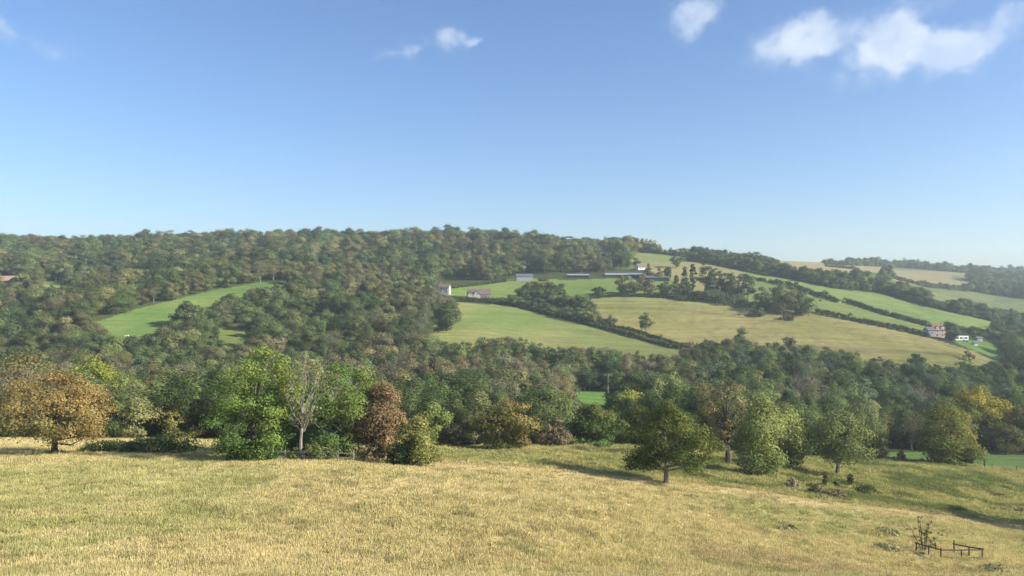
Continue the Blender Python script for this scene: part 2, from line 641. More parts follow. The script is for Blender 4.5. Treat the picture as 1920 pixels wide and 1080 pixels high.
# ------------------------------------------------------------------ the ground, split into its fields
MEADOW_EDGE = ([-600, 0, 420, 620, 850, 1050, 1250, 1450, 1650, 1690, 1920, 2500], [127, 127, 128, 134, 138, 142, 150, 158, 164, 164, 163, 165])


def inpoly(px, py, poly):
    px = np.asarray(px, float)
    py = np.asarray(py, float)
    r = np.zeros(px.shape, bool)
    n = len(poly)
    for i in range(n):
        x0, y0 = poly[i]
        x1, y1 = poly[(i + 1) % n]
        if y0 == y1:
            continue
        c = ((y0 > py) != (y1 > py)) & (px < (x1 - x0) * (py - y0) / (y1 - y0) + x0)
        r ^= c
    return r


# name, label, outline as seen, nearest and farthest distance, colour, second colour
FIELDS = [
    ('pasture_field', 'curving green pasture below the wooded hillside', [(182, 603), (250, 581), (330, 561), (400, 544), (470, 532), (545, 522), (560, 530), (540, 540), (470, 560), (440, 580), (420, 600), (330, 625), (262, 640), (225, 636), (196, 625)], 330, 700, (0.093, 0.165, 0.046), (0.135, 0.193, 0.056)),
    ('pasture_field', 'small green clearing in the woods below the curving pasture', [(395, 615), (475, 615), (475, 640), (440, 650), (400, 640)], 330, 600, (0.119, 0.162, 0.047), (0.157, 0.186, 0.057)),
    ('pasture_field', 'sliver of green field high among the trees', [(60, 526), (132, 526), (130, 540), (65, 540)], 500, 800, (0.160, 0.232, 0.081), (0.159, 0.231, 0.073)),
    ('pasture_field', 'green pasture sloping below the long diagonal hedge', [(855, 566), (960, 574), (1040, 594), (1130, 616), (1210, 640), (1310, 662), (1300, 680), (1180, 690), (1040, 680), (900, 670), (800, 650), (800, 615), (855, 596)], 330, 560, (0.136, 0.200, 0.060), (0.220, 0.242, 0.090)),
    ('pasture_field', 'green paddock behind the stone farmhouses', [(820, 545), (850, 536), (900, 530), (970, 522), (1070, 525), (1150, 522), (1260, 525), (1270, 545), (1110, 556), (1050, 556), (970, 555), (945, 566), (850, 562)], 480, 720, (0.136, 0.215, 0.057), (0.174, 0.232, 0.074)),
    ('hay_field', 'wide straw coloured field on the facing slope', [(1105, 562), (1180, 552), (1280, 552), (1340, 561), (1400, 572), (1500, 584), (1530, 588), (1640, 611), (1740, 633), (1790, 648), (1890, 676), (1840, 700), (1700, 700), (1580, 690), (1460, 680), (1340, 665), (1300, 662), (1212, 640), (1140, 612), (1125, 590)], 330, 640, (0.265, 0.254, 0.089), (0.327, 0.291, 0.118)),
    ('pasture_field', 'narrow green strip of pasture between two dark hedges', [(1395, 520), (1440, 530), (1520, 552), (1580, 568), (1660, 592), (1750, 616), (1750, 632), (1640, 609), (1530, 586), (1400, 570)], 450, 720, (0.152, 0.231, 0.073), (0.198, 0.263, 0.083)),
    ('pasture_field', 'bright green strip of pasture under the upper tree belt', [(1370, 503), (1410, 510), (1470, 522), (1580, 543), (1650, 551), (1720, 573), (1870, 604), (1890, 625), (1790, 616), (1740, 610), (1660, 588), (1590, 566), (1500, 545), (1420, 525)], 450, 900, (0.168, 0.254, 0.082), (0.199, 0.278, 0.091)),
    ('pasture_field', 'pale green hilltop field beside the yellow poplars', [(1085, 452), (1180, 470), (1230, 478), (1300, 487), (1350, 500), (1400, 512), (1390, 545), (1300, 545), (1250, 522), (1200, 500), (1150, 478)], 560, 1000, (0.190, 0.248, 0.090), (0.297, 0.275, 0.124)),
    ('hay_field', 'tan stubble field on the skyline', [(1450, 484), (1530, 489), (1660, 500), (1700, 512), (1540, 509), (1470, 503)], 800, 1600, (0.359, 0.316, 0.165), (0.328, 0.292, 0.155)),
    ('hay_field', 'tan and green field below the far tree line', [(1650, 505), (1740, 508), (1830, 513), (1850, 540), (1790, 541), (1720, 535), (1665, 524)], 850, 1700, (0.297, 0.268, 0.139), (0.237, 0.265, 0.114)),
    ('pasture_field', 'dull green meadow between the far tree belts', [(1700, 552), (1790, 547), (1870, 548), (1860, 568), (1760, 572)], 650, 1400, (0.174, 0.218, 0.088), (0.205, 0.241, 0.097)),
    ('pasture_field', 'green meadow at the edge of the far tree belts', [(1840, 567), (1990, 565), (1990, 590), (1880, 586)], 650, 1400, (0.175, 0.225, 0.088), (0.175, 0.225, 0.088)),
    ('garden_lawn', 'bright green lawn below the salmon coloured house', [(1780, 636), (1850, 640), (1900, 668), (1890, 682), (1840, 664)], 380, 620, (0.137, 0.238, 0.058), (0.160, 0.254, 0.074)),
    ('pasture_field', 'small bright green gap of grass in the valley wood', [(1060, 735), (1155, 735), (1155, 775), (1080, 768)], 240, 320, (0.107, 0.258, 0.042), (0.122, 0.259, 0.050)),
    ('valley_pasture', 'smooth bright green pasture on the valley floor', [(1640, 848), (2500, 840), (2500, 910), (1960, 892), (1840, 880), (1760, 872), (1690, 864)], 163, 215, (0.122, 0.259, 0.050), (0.130, 0.252, 0.058)),
]


def build_ground():
    us = np.concatenate([np.linspace(-1300, -160, 24), np.arange(-140, 2061, 4.5), np.linspace(2090, 3200, 24)])
    ys = np.concatenate([np.linspace(-160, 26, 24), np.exp(np.arange(math.log(30), math.log(330), 0.0095)), np.exp(np.arange(math.log(331), math.log(1100), 0.0075)), np.exp(np.linspace(math.log(1110), math.log(2300), 70))])
    U, Y = np.meshgrid(us, ys)
    width = np.maximum(Y, 75)
    X = (U - CX) / FOC * width
    Z = gz(X, Y)
    nv, nu = U.shape
    Ue = CX + FOC * X / np.maximum(Y, 30)
    R = trow(Ue, np.maximum(Y, 30))
    # colours -----------------------------------------------------------
    C = np.empty(U.shape + (4,))
    C[..., 3] = 1
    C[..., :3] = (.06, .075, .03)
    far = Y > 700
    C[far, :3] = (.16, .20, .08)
    edge = np.interp(Ue, *MEADOW_EDGE)
    fid = np.full(U.shape, -1)
    fid[Y < edge] = 100
    n1 = fbm(X / 9, Y / 9, 4)
    n2 = fbm(X / 2.2 + 5, Y / 2.2 + 3, 3)
    n3 = fbm(X / 30 + 8, Y / 22 + 1, 3)
    mead = meadow_colour(X, Y, Ue, n1, n2, n3)
    k = fid == 100
    C[k, :3] = mead[k]
    for i, (nm, lb, poly, y0, y1, ca, cb) in enumerate(FIELDS):
        k = inpoly(Ue, R, poly) & (Y > y0) & (Y < y1) & (fid != 100)
        t = np.clip((fbm(X / 45 + i * 7, Y / 60 + i, 4) - .35) / .3, 0, 1)[..., None]
        if lb.startswith('green pasture sloping'):
            t = np.clip(t * .5 + np.clip((900 - Ue) / 60, 0, 1)[..., None] * np.clip((606 - R) / 15, 0, 1)[..., None] * .9 + np.clip((R - 612) / 40, 0, .45)[..., None], 0, 1.3)
        if lb.startswith('pale green hilltop'):
            t = np.clip(t * .3 + (R > 492)[..., None] * .7, 0, 1)
        if lb.startswith('tan and green'):
            t = np.clip((Ue - 1770) / 60, 0, 1)[..., None] + 0 * t
        if lb.startswith('wide straw'):
            # faint tracks and a browner bank along the bottom
            g = np.exp(-((R - np.interp(Ue, [1100, 1200, 1300, 1450, 1520], [577, 578, 583, 602, 612])) / 2.0) ** 2) * (Ue < 1500)
            b = np.exp(-((R - np.interp(Ue, [1400, 1480, 1600, 1750, 1850], [645, 648, 657, 663, 672])) / 3.5) ** 2) * (Ue > 1450) * (Ue < 1800)
            sp = np.clip((fbm(X / 4, Y / 6, 3) - .60) / .06, 0, 1) * .3
            wear = 1 - .26 * g[..., None] - .30 * b[..., None] - .55 * sp[..., None]
            gr = np.clip((600 - R) / 40, 0, 1)[..., None] * .5 + np.clip((R - 662) / 10, 0, 1)[..., None] * .35
            col = np.array(ca) * (1 - t) + np.array(cb) * t
            col = (col * (1 - gr) + np.array((.20, .25, .075)) * gr) * wear
        else:
            col = np.array(ca) * (1 - t) + np.array(cb) * t
        if i not in (14, 15):
            col = col * (np.array((1.12, 1.01, .98)) if nm == 'pasture_field' else np.array((1.05, 1.0, .97)))
        if i in (14, 15):
            col = col * np.array((1.12, .86, 1.25))
        fid[k] = i
        C[k, :3] = np.clip(col, .02, .7)[k]
    # split the sheet -----------------------------------------------------
    V = np.stack([X, Y, Z], -1).reshape(-1, 3)
    Cv = C.reshape(-1, 4)
    idx = np.arange(nv * nu).reshape(nv, nu)
    F = np.stack([idx[:-1, :-1], idx[:-1, 1:], idx[1:, 1:], idx[1:, :-1]], -1).reshape(-1, 4)
    ff = fid[:-1, :-1].reshape(-1)

    def piece(name, label, sel, mat):
        Fs = F[sel]
        if len(Fs) == 0:
            return
        used, inv = np.unique(Fs, return_inverse=True)
        me = mesh_np(name, V[used], inv.reshape(Fs.shape), mat, True, Cv[used])
        tag(link(name, me), label, None, None, 'structure')
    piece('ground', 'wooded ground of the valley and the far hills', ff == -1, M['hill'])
    piece('meadow', 'rough straw coloured meadow sloping down in front', ff == 100, M['meadow'])
    for i, fd in enumerate(FIELDS):
        piece(fd[0], fd[1], ff == i, M['pasture'])


def meadow_colour(X, Y, U, n1, n2, n3):
    straw = np.array((.56, .49, .245))
    pale = np.array((.61, .525, .28))
    green = np.array((.34, .37, .135))
    brown = np.array((.38, .30, .17))
    rough = np.array((.36, .37, .145))
    t = np.clip((n1 - .44) / .16, 0, 1)[..., None]
    c = straw * (1 - t) + pale * t
    # greener and browner low on the slope and to the right
    gsh = np.clip((n3 - .47) / .14 + np.clip((62 - Y) / 30, -.4, .45) + np.clip((U - 1000) / 800, -.35, .6), 0, 1) * .55
    gsh = gsh * np.clip((n2 - .25) / .3, .25, 1)
    gsh = gsh[..., None]
    c = c * (1 - gsh) + green * gsh
    b = (np.clip((n1 - .56) / .1, 0, 1) * np.clip((U - 700) / 500, 0, 1) * .45)[..., None]
    c = c * (1 - b) + brown * b
    # pale mown strip along the foot of the slope, rough tussocks beyond
    yp = ypath(U)
    strip = (np.exp(-((Y - yp + 3) / 3.2) ** 2) * (U > 780))[..., None] * .75
    c = c * (1 - strip) + np.array((.60, .49, .26)) * strip
    r = np.clip((Y - yp) / 3.0, 0, 1)[..., None]
    rc = rough * (1 - .6 * t) + np.array((.50, .44, .20)) * .6 * t
    low = np.clip((fbm(X / 11 + 3, Y / 7, 3) - .5) / .1, 0, 1)[..., None] * np.clip((U - 1150) / 150, 0, 1)[..., None] * .7
    rc = rc * (1 - low) + np.array((.10, .16, .045)) * low
    c = c * (1 - r) + rc * r
    return c


build_ground()

# ------------------------------------------------------------------ trees
def rot_to(n, rng):
    """two unit vectors square to each row of n"""
    r = rng.normal(size=n.shape)
    a = np.cross(n, r)
    a /= np.linalg.norm(a, axis=1, keepdims=True) + 1e-9
    b = np.cross(n, a)
    return a, b


def leaf_cloud(centres, radii, per, size, rng, squash=.8, axis=(0, 0), bias=.75, mixv=None, droop=0.0, tall=1.0, surf=.45, jit=.42, spread=.28, outw=.45):
    """leaf sized faces spread through clumps; returns V, F, colour"""
    centres = np.asarray(centres, float)
    radii = np.asarray(radii, float)
    nc = len(centres)
    per = np.full(nc, per) if np.isscalar(per) else np.asarray(per)
    ci = np.repeat(np.arange(nc), per)
    n = len(ci)
    d = rng.normal(size=(n, 3))
    d /= np.linalg.norm(d, axis=1, keepdims=True)
    d[:, 2] = np.where(d[:, 2] < -.2, d[:, 2] * rng.uniform(-1, 1, n), d[:, 2])
    rr = surf + (1 - surf) * rng.random(n) ** .6
    rr = np.where(rng.random(n) < .12, rng.uniform(1, 1.35, n), rr)       # stray shoots
    off = d * (radii[ci] * rr)[:, None]
    off[:, 2] *= squash
    p = centres[ci] + off
    if droop:
        p[:, 2] -= droop * radii[ci] * rng.random(n) ** 2
    cm_ = centres.mean(0)
    out = p - cm_
    out /= np.linalg.norm(out, axis=1, keepdims=True) + 1e-6
    nrm = d * bias + out * outw + np.array((0, 0, .25)) + rng.normal(size=(n, 3)) * jit
    nrm /= np.linalg.norm(nrm, axis=1, keepdims=True) + 1e-9
    a, b = rot_to(nrm, rng)
    s = size * rng.uniform(.6, 1.4, n)[:, None]
    V = np.empty((n, 4, 3))
    V[:, 0] = p - a * s * .62
    V[:, 1] = p + b * s * .40 + nrm * s * .06
    V[:, 2] = p + a * s * .62
    V[:, 3] = p - b * s * .40 + nrm * s * .06
    cm = rng.uniform(.8, 1.2, nc)
    mv = rng.random(nc) if mixv is None else np.asarray(mixv)
    col = np.ones((n, 4, 4))
    col[..., 0] = (cm[ci] * rng.uniform(1 - spread, 1 + spread, n))[:, None]
    col[..., 1] = np.clip(mv[ci] + rng.normal(size=n) * .15, 0, 1)[:, None]
    return V.reshape(-1, 3), np.arange(n * 4).reshape(n, 4), col.reshape(-1, 4)


def envelope(kind, t):
    t = np.clip(t, 0, 1)
    if kind == 'round':
        return np.sqrt(np.clip(1 - ((t - .45) / .57) ** 2, 0, 1))
    if kind == 'dome':
        return np.where(t < .3, .80 + .67 * t, np.sqrt(np.clip(1 - ((t - .3) / .72) ** 2, 0, 1)))
    if kind == 'oval':
        return np.clip(np.sin(np.pi * (t * .92 + .06)), 0, 1) ** .62
    if kind == 'cone':
        return np.clip(1.02 - t, 0, 1) ** .75 * (.7 + .3 * np.clip(t * 6, 0, 1))
    if kind == 'column':
        return np.clip(np.sin(np.pi * (t * .9 + .08)), 0, 1) ** .4
    if kind == 'bush':
        return np.sqrt(np.clip(1 - t ** 2.1, 0, 1))
    if kind == 'vase':
        return np.where(t < .7, .35 + .93 * t, np.sqrt(np.clip(1 - ((t - .7) / .33) ** 2, 0, 1)))
    return np.ones_like(t)


def make_tree(H, R, seed, kind='round', cb=.18, ncl=40, clr=None, nleaf=3000, ls=.32, trunk_r=None, limb_n=None, squash=.8, lean=(0, 0), wob=.25, droop=0.0,
              inner=.45, mix_top=None, twigs=0, bias=.75, stems=1, squeeze=1.0, jit=.42, spread=.28, outw=.5, extra=()):
    """returns (trunk MB, crown arrays). base at the origin"""
    rng = np.random.default_rng(seed)
    if clr is None:
        clr = R * .36
    if trunk_r is None:
        trunk_r = H * .022
    ph = rng.random(4) * 6.28
    C, T = [], []
    tries = 0
    while len(C) < ncl and tries < ncl * 20:
        tries += 1
        t = rng.random()
        e = float(envelope(kind, np.array(t)))
        if rng.random() > e ** 1.2 + .12:
            continue
        th = rng.random() * 6.2832
        lob = 1 + wob * (math.sin(2 * th + ph[0] + 2.2 * t) * .5 + math.sin(3 * th + ph[1] - 3 * t) * .5 + math.sin(5 * th + ph[2] + 5 * t) * .35)
        r = max(0.0, e * R * lob * (inner + (1 - inner) * rng.random() ** .5) - clr * .55)
        z = cb * H + t * (H - cb * H - clr * .5 * squash) + clr * .2 * squash
        C.append((r * math.cos(th) + lean[0] * t, r * math.sin(th) * squeeze + lean[1] * t, z))
        T.append(t)
    for (ex, ey, ez) in extra:                    # boughs of their own
        C.append((ex, ey, ez))
        T.append(.2)
    C = np.array(C)
    T = np.array(T)
    rad_ = clr * rng.uniform(.65, 1.25, len(C)) * (1 - .25 * T)
    w = rad_ ** 2
    per = np.maximum(4, (nleaf * w / w.sum()).astype(int))
    mixv = None
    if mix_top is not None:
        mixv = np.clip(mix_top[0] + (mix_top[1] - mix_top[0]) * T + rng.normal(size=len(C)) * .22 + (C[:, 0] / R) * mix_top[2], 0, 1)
    V, F, col = leaf_cloud(C, rad_, per, ls, rng, squash, (0, 0), bias, mixv, droop, jit=jit, spread=spread, outw=outw)
    mb = MB()
    top = Vector((lean[0] * .7, lean[1] * .7, H * .86))
    for s in range(stems):
        bx = Vector((rng.uniform(-.5, .5), rng.uniform(-.5, .5), 0)) * (0 if stems == 1 else trunk_r * 5)
        tp = top + (Vector((rng.uniform(-1, 1) * R * .5, rng.uniform(-1, 1) * R * .5, -H * .1)) if stems > 1 else Vector())
        pts, rr = [], []
        for k in range(6):
            f = k / 5
            q = bx.lerp(tp, f) + Vector((rng.normal() * .05 * R * f, rng.normal() * .05 * R * f, 0))
            if k == 0:
                q.z = -.4
            pts.append(q)
            rr.append(trunk_r * (1.25 if k == 0 else 1) * (1 - f) ** .8 / (stems ** .5) + .015)
        mb.tube(pts, rr, 7)
        if s == 0:
            tpts, trr = pts, rr
    ln = min(len(C), limb_n if limb_n is not None else 14)
    for i in rng.permutation(len(C))[:ln]:
        c = Vector(C[i])
        hz = min(max(c.z * .55, cb * H * .8), H * .7)
        f = min(.95, hz / (H * .86))
        k = min(4, int(f * 5))
        st = tpts[k].lerp(tpts[k + 1], f * 5 - k)
        r0 = max(.03, trunk_r * (1 - f) * .5)
        mid = st.lerp(c, .5) + Vector((0, 0, -.06 * R)) + Vector(rng.normal(size=3)) * .05 * R
        mb.tube([st, mid, c], [r0, r0 * .6, .02], 5, False)
        for q in range(twigs):
            a = st.lerp(c, rng.uniform(.45, 1.0))
            dv = Vector(rng.normal(size=3))
            dv.z = abs(dv.z) + .5
            dv = dv.normalized() * clr * rng.uniform(.8, 1.7)
            mb.tube([a, a + dv * .5 + Vector((0, 0, .05)), a + dv], [max(.02, r0 * .35), .018, .01], 3, False)
    return mb, (V, F, col)


def crown_mesh(name, arrs, mat):
    V, F, col = arrs
    return mesh_np(name, V, F, mat, False, col)


# library of woodland trees shared between copies: H = 1 unit trees are scaled, so build at real size 12 m
LIB = {}


def lib(key, **k):
    mb, ar = make_tree(**k)
    LIB[key] = (mb, ar, k['H'], k['R'])


LIBSPEC = {
    'broad': [dict(H=12, R=5.4, seed=s, kind='round', cb=.08, ncl=30, nleaf=7200, ls=.28, clr=2.1, wob=.35, squash=.95, jit=.32, outw=.55) for s in (1, 2, 3, 4)],
    'oval': [dict(H=13, R=4.4, seed=s, kind='oval', cb=.06, ncl=28, nleaf=6600, ls=.27, clr=1.8, wob=.35, squash=1.0, jit=.32, outw=.55) for s in (11, 12, 13)],
    'shrubby': [dict(H=8, R=4.6, seed=s, kind='bush', cb=.02, ncl=26, nleaf=5400, ls=.26, clr=1.6, wob=.4, squash=.95, jit=.32, outw=.55) for s in (21, 22, 23)],
    'thin': [dict(H=13, R=4.8, seed=s, kind='vase', cb=.2, ncl=40, nleaf=4200, ls=.20, clr=1.6, wob=.35, twigs=5, limb_n=24, inner=.5, squash=1.0) for s in (31, 32, 33)],
}
LOWSPEC = {
    'broad': [dict(H=12, R=5.4, seed=s, kind='round', cb=.06, ncl=15, nleaf=3000, ls=.5, clr=2.7, wob=.35, squash=.95, limb_n=2, jit=.22, spread=.14, outw=.6, bias=.65) for s in (41, 42, 43, 44, 45)],
    'oval': [dict(H=13, R=4.5, seed=s, kind='oval', cb=.05, ncl=15, nleaf=2800, ls=.48, clr=2.3, wob=.35, squash=1.0, limb_n=2, jit=.22, spread=.14, outw=.6, bias=.65) for s in (51, 52, 53)],
    'shrubby': [dict(H=8, R=4.6, seed=s, kind='bush', cb=.02, ncl=13, nleaf=2000, ls=.46, clr=2.1, wob=.4, squash=.9, limb_n=2, jit=.22, spread=.14, outw=.6, bias=.65) for s in (61, 62)],
    'thin': [dict(H=13, R=4.8, seed=s, kind='vase', cb=.16, ncl=20, nleaf=2300, ls=.38, clr=2.1, wob=.3, squash=1.0, twigs=2, limb_n=8, jit=.3, spread=.2) for s in (71, 72)],
}

COLS = {  # linear leaf colours
    'dark': (.090, .128, .052), 'green': (.138, .183, .070), 'olive': (.195, .203, .092), 'brown': (.212, .193, .117),
    'yellow': (.27, .28, .065), 'blue': (.098, .138, .082), 'rust': (.28, .145, .05),
}

# ------------------------------------------------------------------ what must stay open to view: fields, roofs, sky
OPEN = [
    ([(184, 603), (250, 582), (330, 562), (400, 545), (470, 533), (536, 525), (520, 533), (470, 541), (425, 552), (402, 566), (335, 580), (325, 600), (290, 616), (262, 628), (230, 632), (200, 620)], 380),
    ([(412, 623), (466, 623), (460, 637), (440, 643), (418, 634)], 395),
    ([(78, 529), (122, 530), (115, 536), (84, 536)], 600),
    ([(868, 573), (960, 580), (1040, 600), (1130, 622), (1210, 645), (1282, 660), (1250, 666), (1180, 659), (1120, 650), (1080, 645), (1040, 651), (1000, 637), (960, 630), (900, 633), (860, 642), (830, 637), (815, 624), (860, 602), (864, 586)], 400),
    ([(848, 542), (900, 535), (950, 528), (968, 531), (962, 545), (944, 560), (870, 558)], 540),
    ([(1068, 532), (1110, 527), (1148, 530), (1152, 544), (1130, 549), (1082, 546)], 570),
    ([(1120, 562), (1180, 557), (1280, 558), (1340, 567), (1400, 577), (1500, 592), (1530, 592), (1640, 614), (1740, 636), (1790, 652), (1860, 672), (1840, 682), (1780, 687), (1700, 677), (1640, 668), (1580, 657), (1530, 651), (1460, 646), (1400, 636), (1340, 637), (1300, 642), (1240, 630), (1180, 608), (1150, 590)], 385),
    ([(1532, 566), (1580, 574), (1660, 595), (1740, 615), (1735, 620), (1650, 605), (1535, 580)], 500),
    ([(1412, 530), (1448, 542), (1438, 552), (1412, 560)], 560),
    ([(1415, 516), (1470, 527), (1580, 547), (1650, 556), (1720, 578), (1856, 607), (1860, 616), (1790, 610), (1740, 602), (1660, 582), (1590, 563), (1500, 543), (1420, 524)], 560),
    ([(1182, 474), (1230, 481), (1298, 491), (1318, 500), (1300, 512), (1240, 508), (1205, 494)], 640),
    ([(1090, 456), (1120, 463), (1150, 471), (1138, 473), (1100, 463)], 800),
    ([(1464, 489), (1510, 493), (1590, 503), (1540, 504), (1490, 499)], 850),
    ([(1668, 510), (1740, 512), (1808, 516), (1818, 533), (1790, 535), (1720, 528), (1682, 519)], 950),
    ([(1738, 557), (1790, 552), (1845, 554), (1828, 561), (1765, 563)], 800),
    ([(1868, 571), (1920, 569), (1920, 581), (1884, 579)], 800),
    ([(1800, 640), (1848, 645), (1882, 668), (1868, 674), (1830, 656)], 430),
    ([(1082, 744), (1138, 743), (1142, 754), (1130, 764), (1104, 760), (1084, 752)], 255),
    ([(1700, 854), (1920, 853), (1920, 880), (1700, 866)], 164),
    ([(822, 530), (846, 530), (846, 552), (822, 552)], 530), ([(866, 541), (924, 541), (924, 562), (866, 562)], 520),
    ([(966, 513), (998, 513), (998, 527), (966, 527)], 640), ([(1062, 512), (1110, 512), (1110, 520), (1062, 520)], 640),
    ([(1136, 512), (1256, 512), (1256, 528), (1136, 528)], 620), ([(1744, 606), (1780, 606), (1780, 634), (1744, 634)], 480),
    ([(1784, 624), (1822, 624), (1822, 640), (1784, 640)], 470), ([(1112, 450), (1132, 450), (1132, 466), (1112, 466)], 850), ([(0, 521), (22, 521), (22, 530), (0, 530)], 600),
    ([(1194, 494), (1208, 494), (1208, 506), (1194, 506)], 640),
]
SKYLINE = ([-300, 0, 60, 140, 260, 300, 420, 500, 600, 640, 700, 820, 850, 880, 930, 960, 1010, 1060, 1100, 1180, 1240, 1300, 1400, 1450, 1480, 1540, 1640, 1750, 1830, 1860, 1900, 2300],
           [436, 440, 442, 444, 437, 434, 430, 431, 428, 434, 430, 431, 424, 425, 423, 430, 437, 446, 447, 444, 458, 464, 474, 482, 488, 488, 484, 493, 497, 493, 499, 500])
SC = 4
OPENMASK = np.zeros((1080 // SC, 1920 // SC))      # distance of the open ground seen there, 0 = none
_gy, _gx = np.mgrid[0:1080 // SC, 0:1920 // SC]
_YS = np.exp(np.arange(math.log(120), math.log(2900), 0.004))
for poly, yd in OPEN:
    k = inpoly(_gx * SC + SC / 2, _gy * SC + SC / 2, poly)
    for cx_ in np.unique(_gx[k]):
        rws = trow(np.full(len(_YS), cx_ * SC + SC / 2), _YS)
        for ry in _gy[k & (_gx == cx_)]:
            hit = np.argmax((rws <= ry * SC + SC / 2 + 2) & (_YS > yd * .8))
            OPENMASK[ry, cx_] = max(yd, _YS[hit]) if hit else yd


def covers_open(px, rtop, rbot, wpx, Y):
    """would a crown standing at Y hide ground, a roof or sky that is in view farther off?"""
    xa, xb = max(0, int((px - wpx) // SC)), min(OPENMASK.shape[1], int((px + wpx) // SC) + 1)
    ya, yb = max(0, int(rtop // SC)), min(OPENMASK.shape[0], int(rbot // SC) + 1)
    if xa < xb and ya < yb:
        gy, gx = np.mgrid[ya:yb, xa:xb]
        e = (((gx + .5) * SC - px) / max(wpx, 2)) ** 2 + (((gy + .5) * SC - (rtop + rbot) / 2) / max((rbot - rtop) / 2, 2)) ** 2 <= 1.05
        if ((OPENMASK[ya:yb, xa:xb] > Y - 4) & e).sum() > 1:
            return True
    sk = np.interp([px - wpx * .4, px, px + wpx * .4], *SKYLINE)
    if rtop < min(sk) + 2 - 9 * float(vnoise(px / 21.0, Y / 60.0)):
        return True
    return False


# ------------------------------------------------------------------ where the woods stand
LOWLINE = ([800, 860, 960, 1080, 1180, 1300, 1340, 1400, 1530, 1640, 1780, 1850, 1880, 1930, 2300], [640, 645, 632, 650, 662, 668, 642, 640, 655, 672, 690, 690, 640, 610, 610])
UPLINE = ([845, 950, 1000, 1130, 1196, 1200], [526, 525, 514, 512, 500, 0])
HOUSES = [(812, 528), (960, 518), (1060, 522), (1000, 572), (960, 570), (860, 571), (818, 562)]
BASEPOLY = [f[2] for f in FIELDS]


def is_wood(u, r, Y):
    if Y < np.interp(u, *MEADOW_EDGE) + 3 or Y > 1015:
        return False
    if u > 1655 and Y < 207:
        return False
    if u < 800:
        return True
    if r > np.interp(u, *LOWLINE):
        return True
    if u < 845 and not inpoly(np.array([u]), np.array([r]), HOUSES)[0] and r < 606:
        return True
    if 845 <= u <= 1200 and r < np.interp(u, *UPLINE):
        return True
    return False


BELTS = [  # lines of trees on the far right slopes: base line as seen, height range m, rows deep, step px, looks
    ([(1290, 489), (1340, 497), (1400, 509), (1460, 518), (1560, 540), (1650, 548), (1720, 570), (1800, 590), (1870, 606), (1930, 622)], (8, 13), 3, 9, 'dgb'),
    ([(1300, 480), (1350, 484), (1400, 490), (1440, 497)], (9, 13), 3, 8, 'db'),
    ([(1370, 496), (1430, 505), (1520, 520), (1600, 528), (1660, 535)], (8, 13), 2, 10, 'dgb'),
    ([(1146, 466), (1180, 469), (1236, 476), (1290, 482), (1340, 485)], (6, 10), 1, 8, 'dg'),
    ([(1545, 497), (1600, 498), (1700, 503), (1760, 508), (1830, 514), (1870, 516)], (12, 18), 3, 7, 'dbg'),
    ([(1560, 499), (1600, 503)], (3, 5), 1, 6, 'd'),
    ([(1650, 518), (1690, 527), (1740, 540), (1800, 546), (1860, 550)], (10, 14), 3, 8, 'dbg'),
    ([(1820, 530), (1860, 535), (1930, 540)], (15, 22), 5, 10, 'dgb'),
    ([(1840, 550), (1880, 556), (1930, 562)], (12, 18), 4, 10, 'dgb'),
    ([(1660, 545), (1720, 562), (1800, 582), (1880, 596), (1930, 604)], (7, 11), 2, 9, 'dgb'),
    ([(1830, 518), (1930, 514)], (14, 20), 3, 9, 'bd'),
    ([(1790, 629), (1830, 634), (1870, 640), (1910, 648)], (5, 8), 2, 10, 'dg'),
    ([(1855, 620), (1900, 628), (1930, 634)], (7, 11), 2, 10, 'dbg'),
    ([(1885, 650), (1905, 665), (1930, 676)], (7, 11), 3, 11, 'dbg'),
    ([(958, 574), (1000, 583), (1060, 599), (1110, 610), (1150, 616)], (5, 8), 2, 10, 'dgo'),
    ([(970, 560), (1020, 566), (1070, 578), (1110, 590)], (7, 10), 2, 11, 'dg'),
    ([(985, 545), (1030, 548), (1060, 556)], (7, 9), 2, 12, 'go'),
]


def pick_look(x, y, u, r, Y, rr):
    n = float(fbm(x / 30.0 + 3, y / 30.0 + 7, 3))
    if Y > 620:                                    # top of the hill: blue green, some brown
        w = [('blue', .24), ('dark', .22), ('green', .30), ('olive', .18), ('brown', .06)]
        if n > .54:
            w = [('green', .42), ('olive', .40), ('brown', .18)]
    elif Y > 330 and u < 900:                      # flank of the hill: olive, grey brown, much dieback
        w = [('dark', .14), ('green', .30), ('olive', .38), ('brown', .18)]
        if n < .45:
            w = [('dark', .35), ('green', .4), ('olive', .25)]
    elif u > 1300 and Y > 230:
        w = [('dark', .38), ('blue', .22), ('green', .28), ('olive', .12)]
    elif Y > 230:
        w = [('brown', .42), ('olive', .24), ('dark', .18), ('green', .16)]
    else:
        w = [('dark', .28), ('green', .32), ('olive', .24), ('brown', .16)]
    q, t = (float(vnoise(x / 17.0 + 90, y / 17.0 + 11)) - .5) * 1.15 + .5 + rr.uniform(-.22, .22), 0
    q = min(max(q, 0), .999)
    for k, p in w:
        t += p
        if q < t:
            return k
    return 'green'


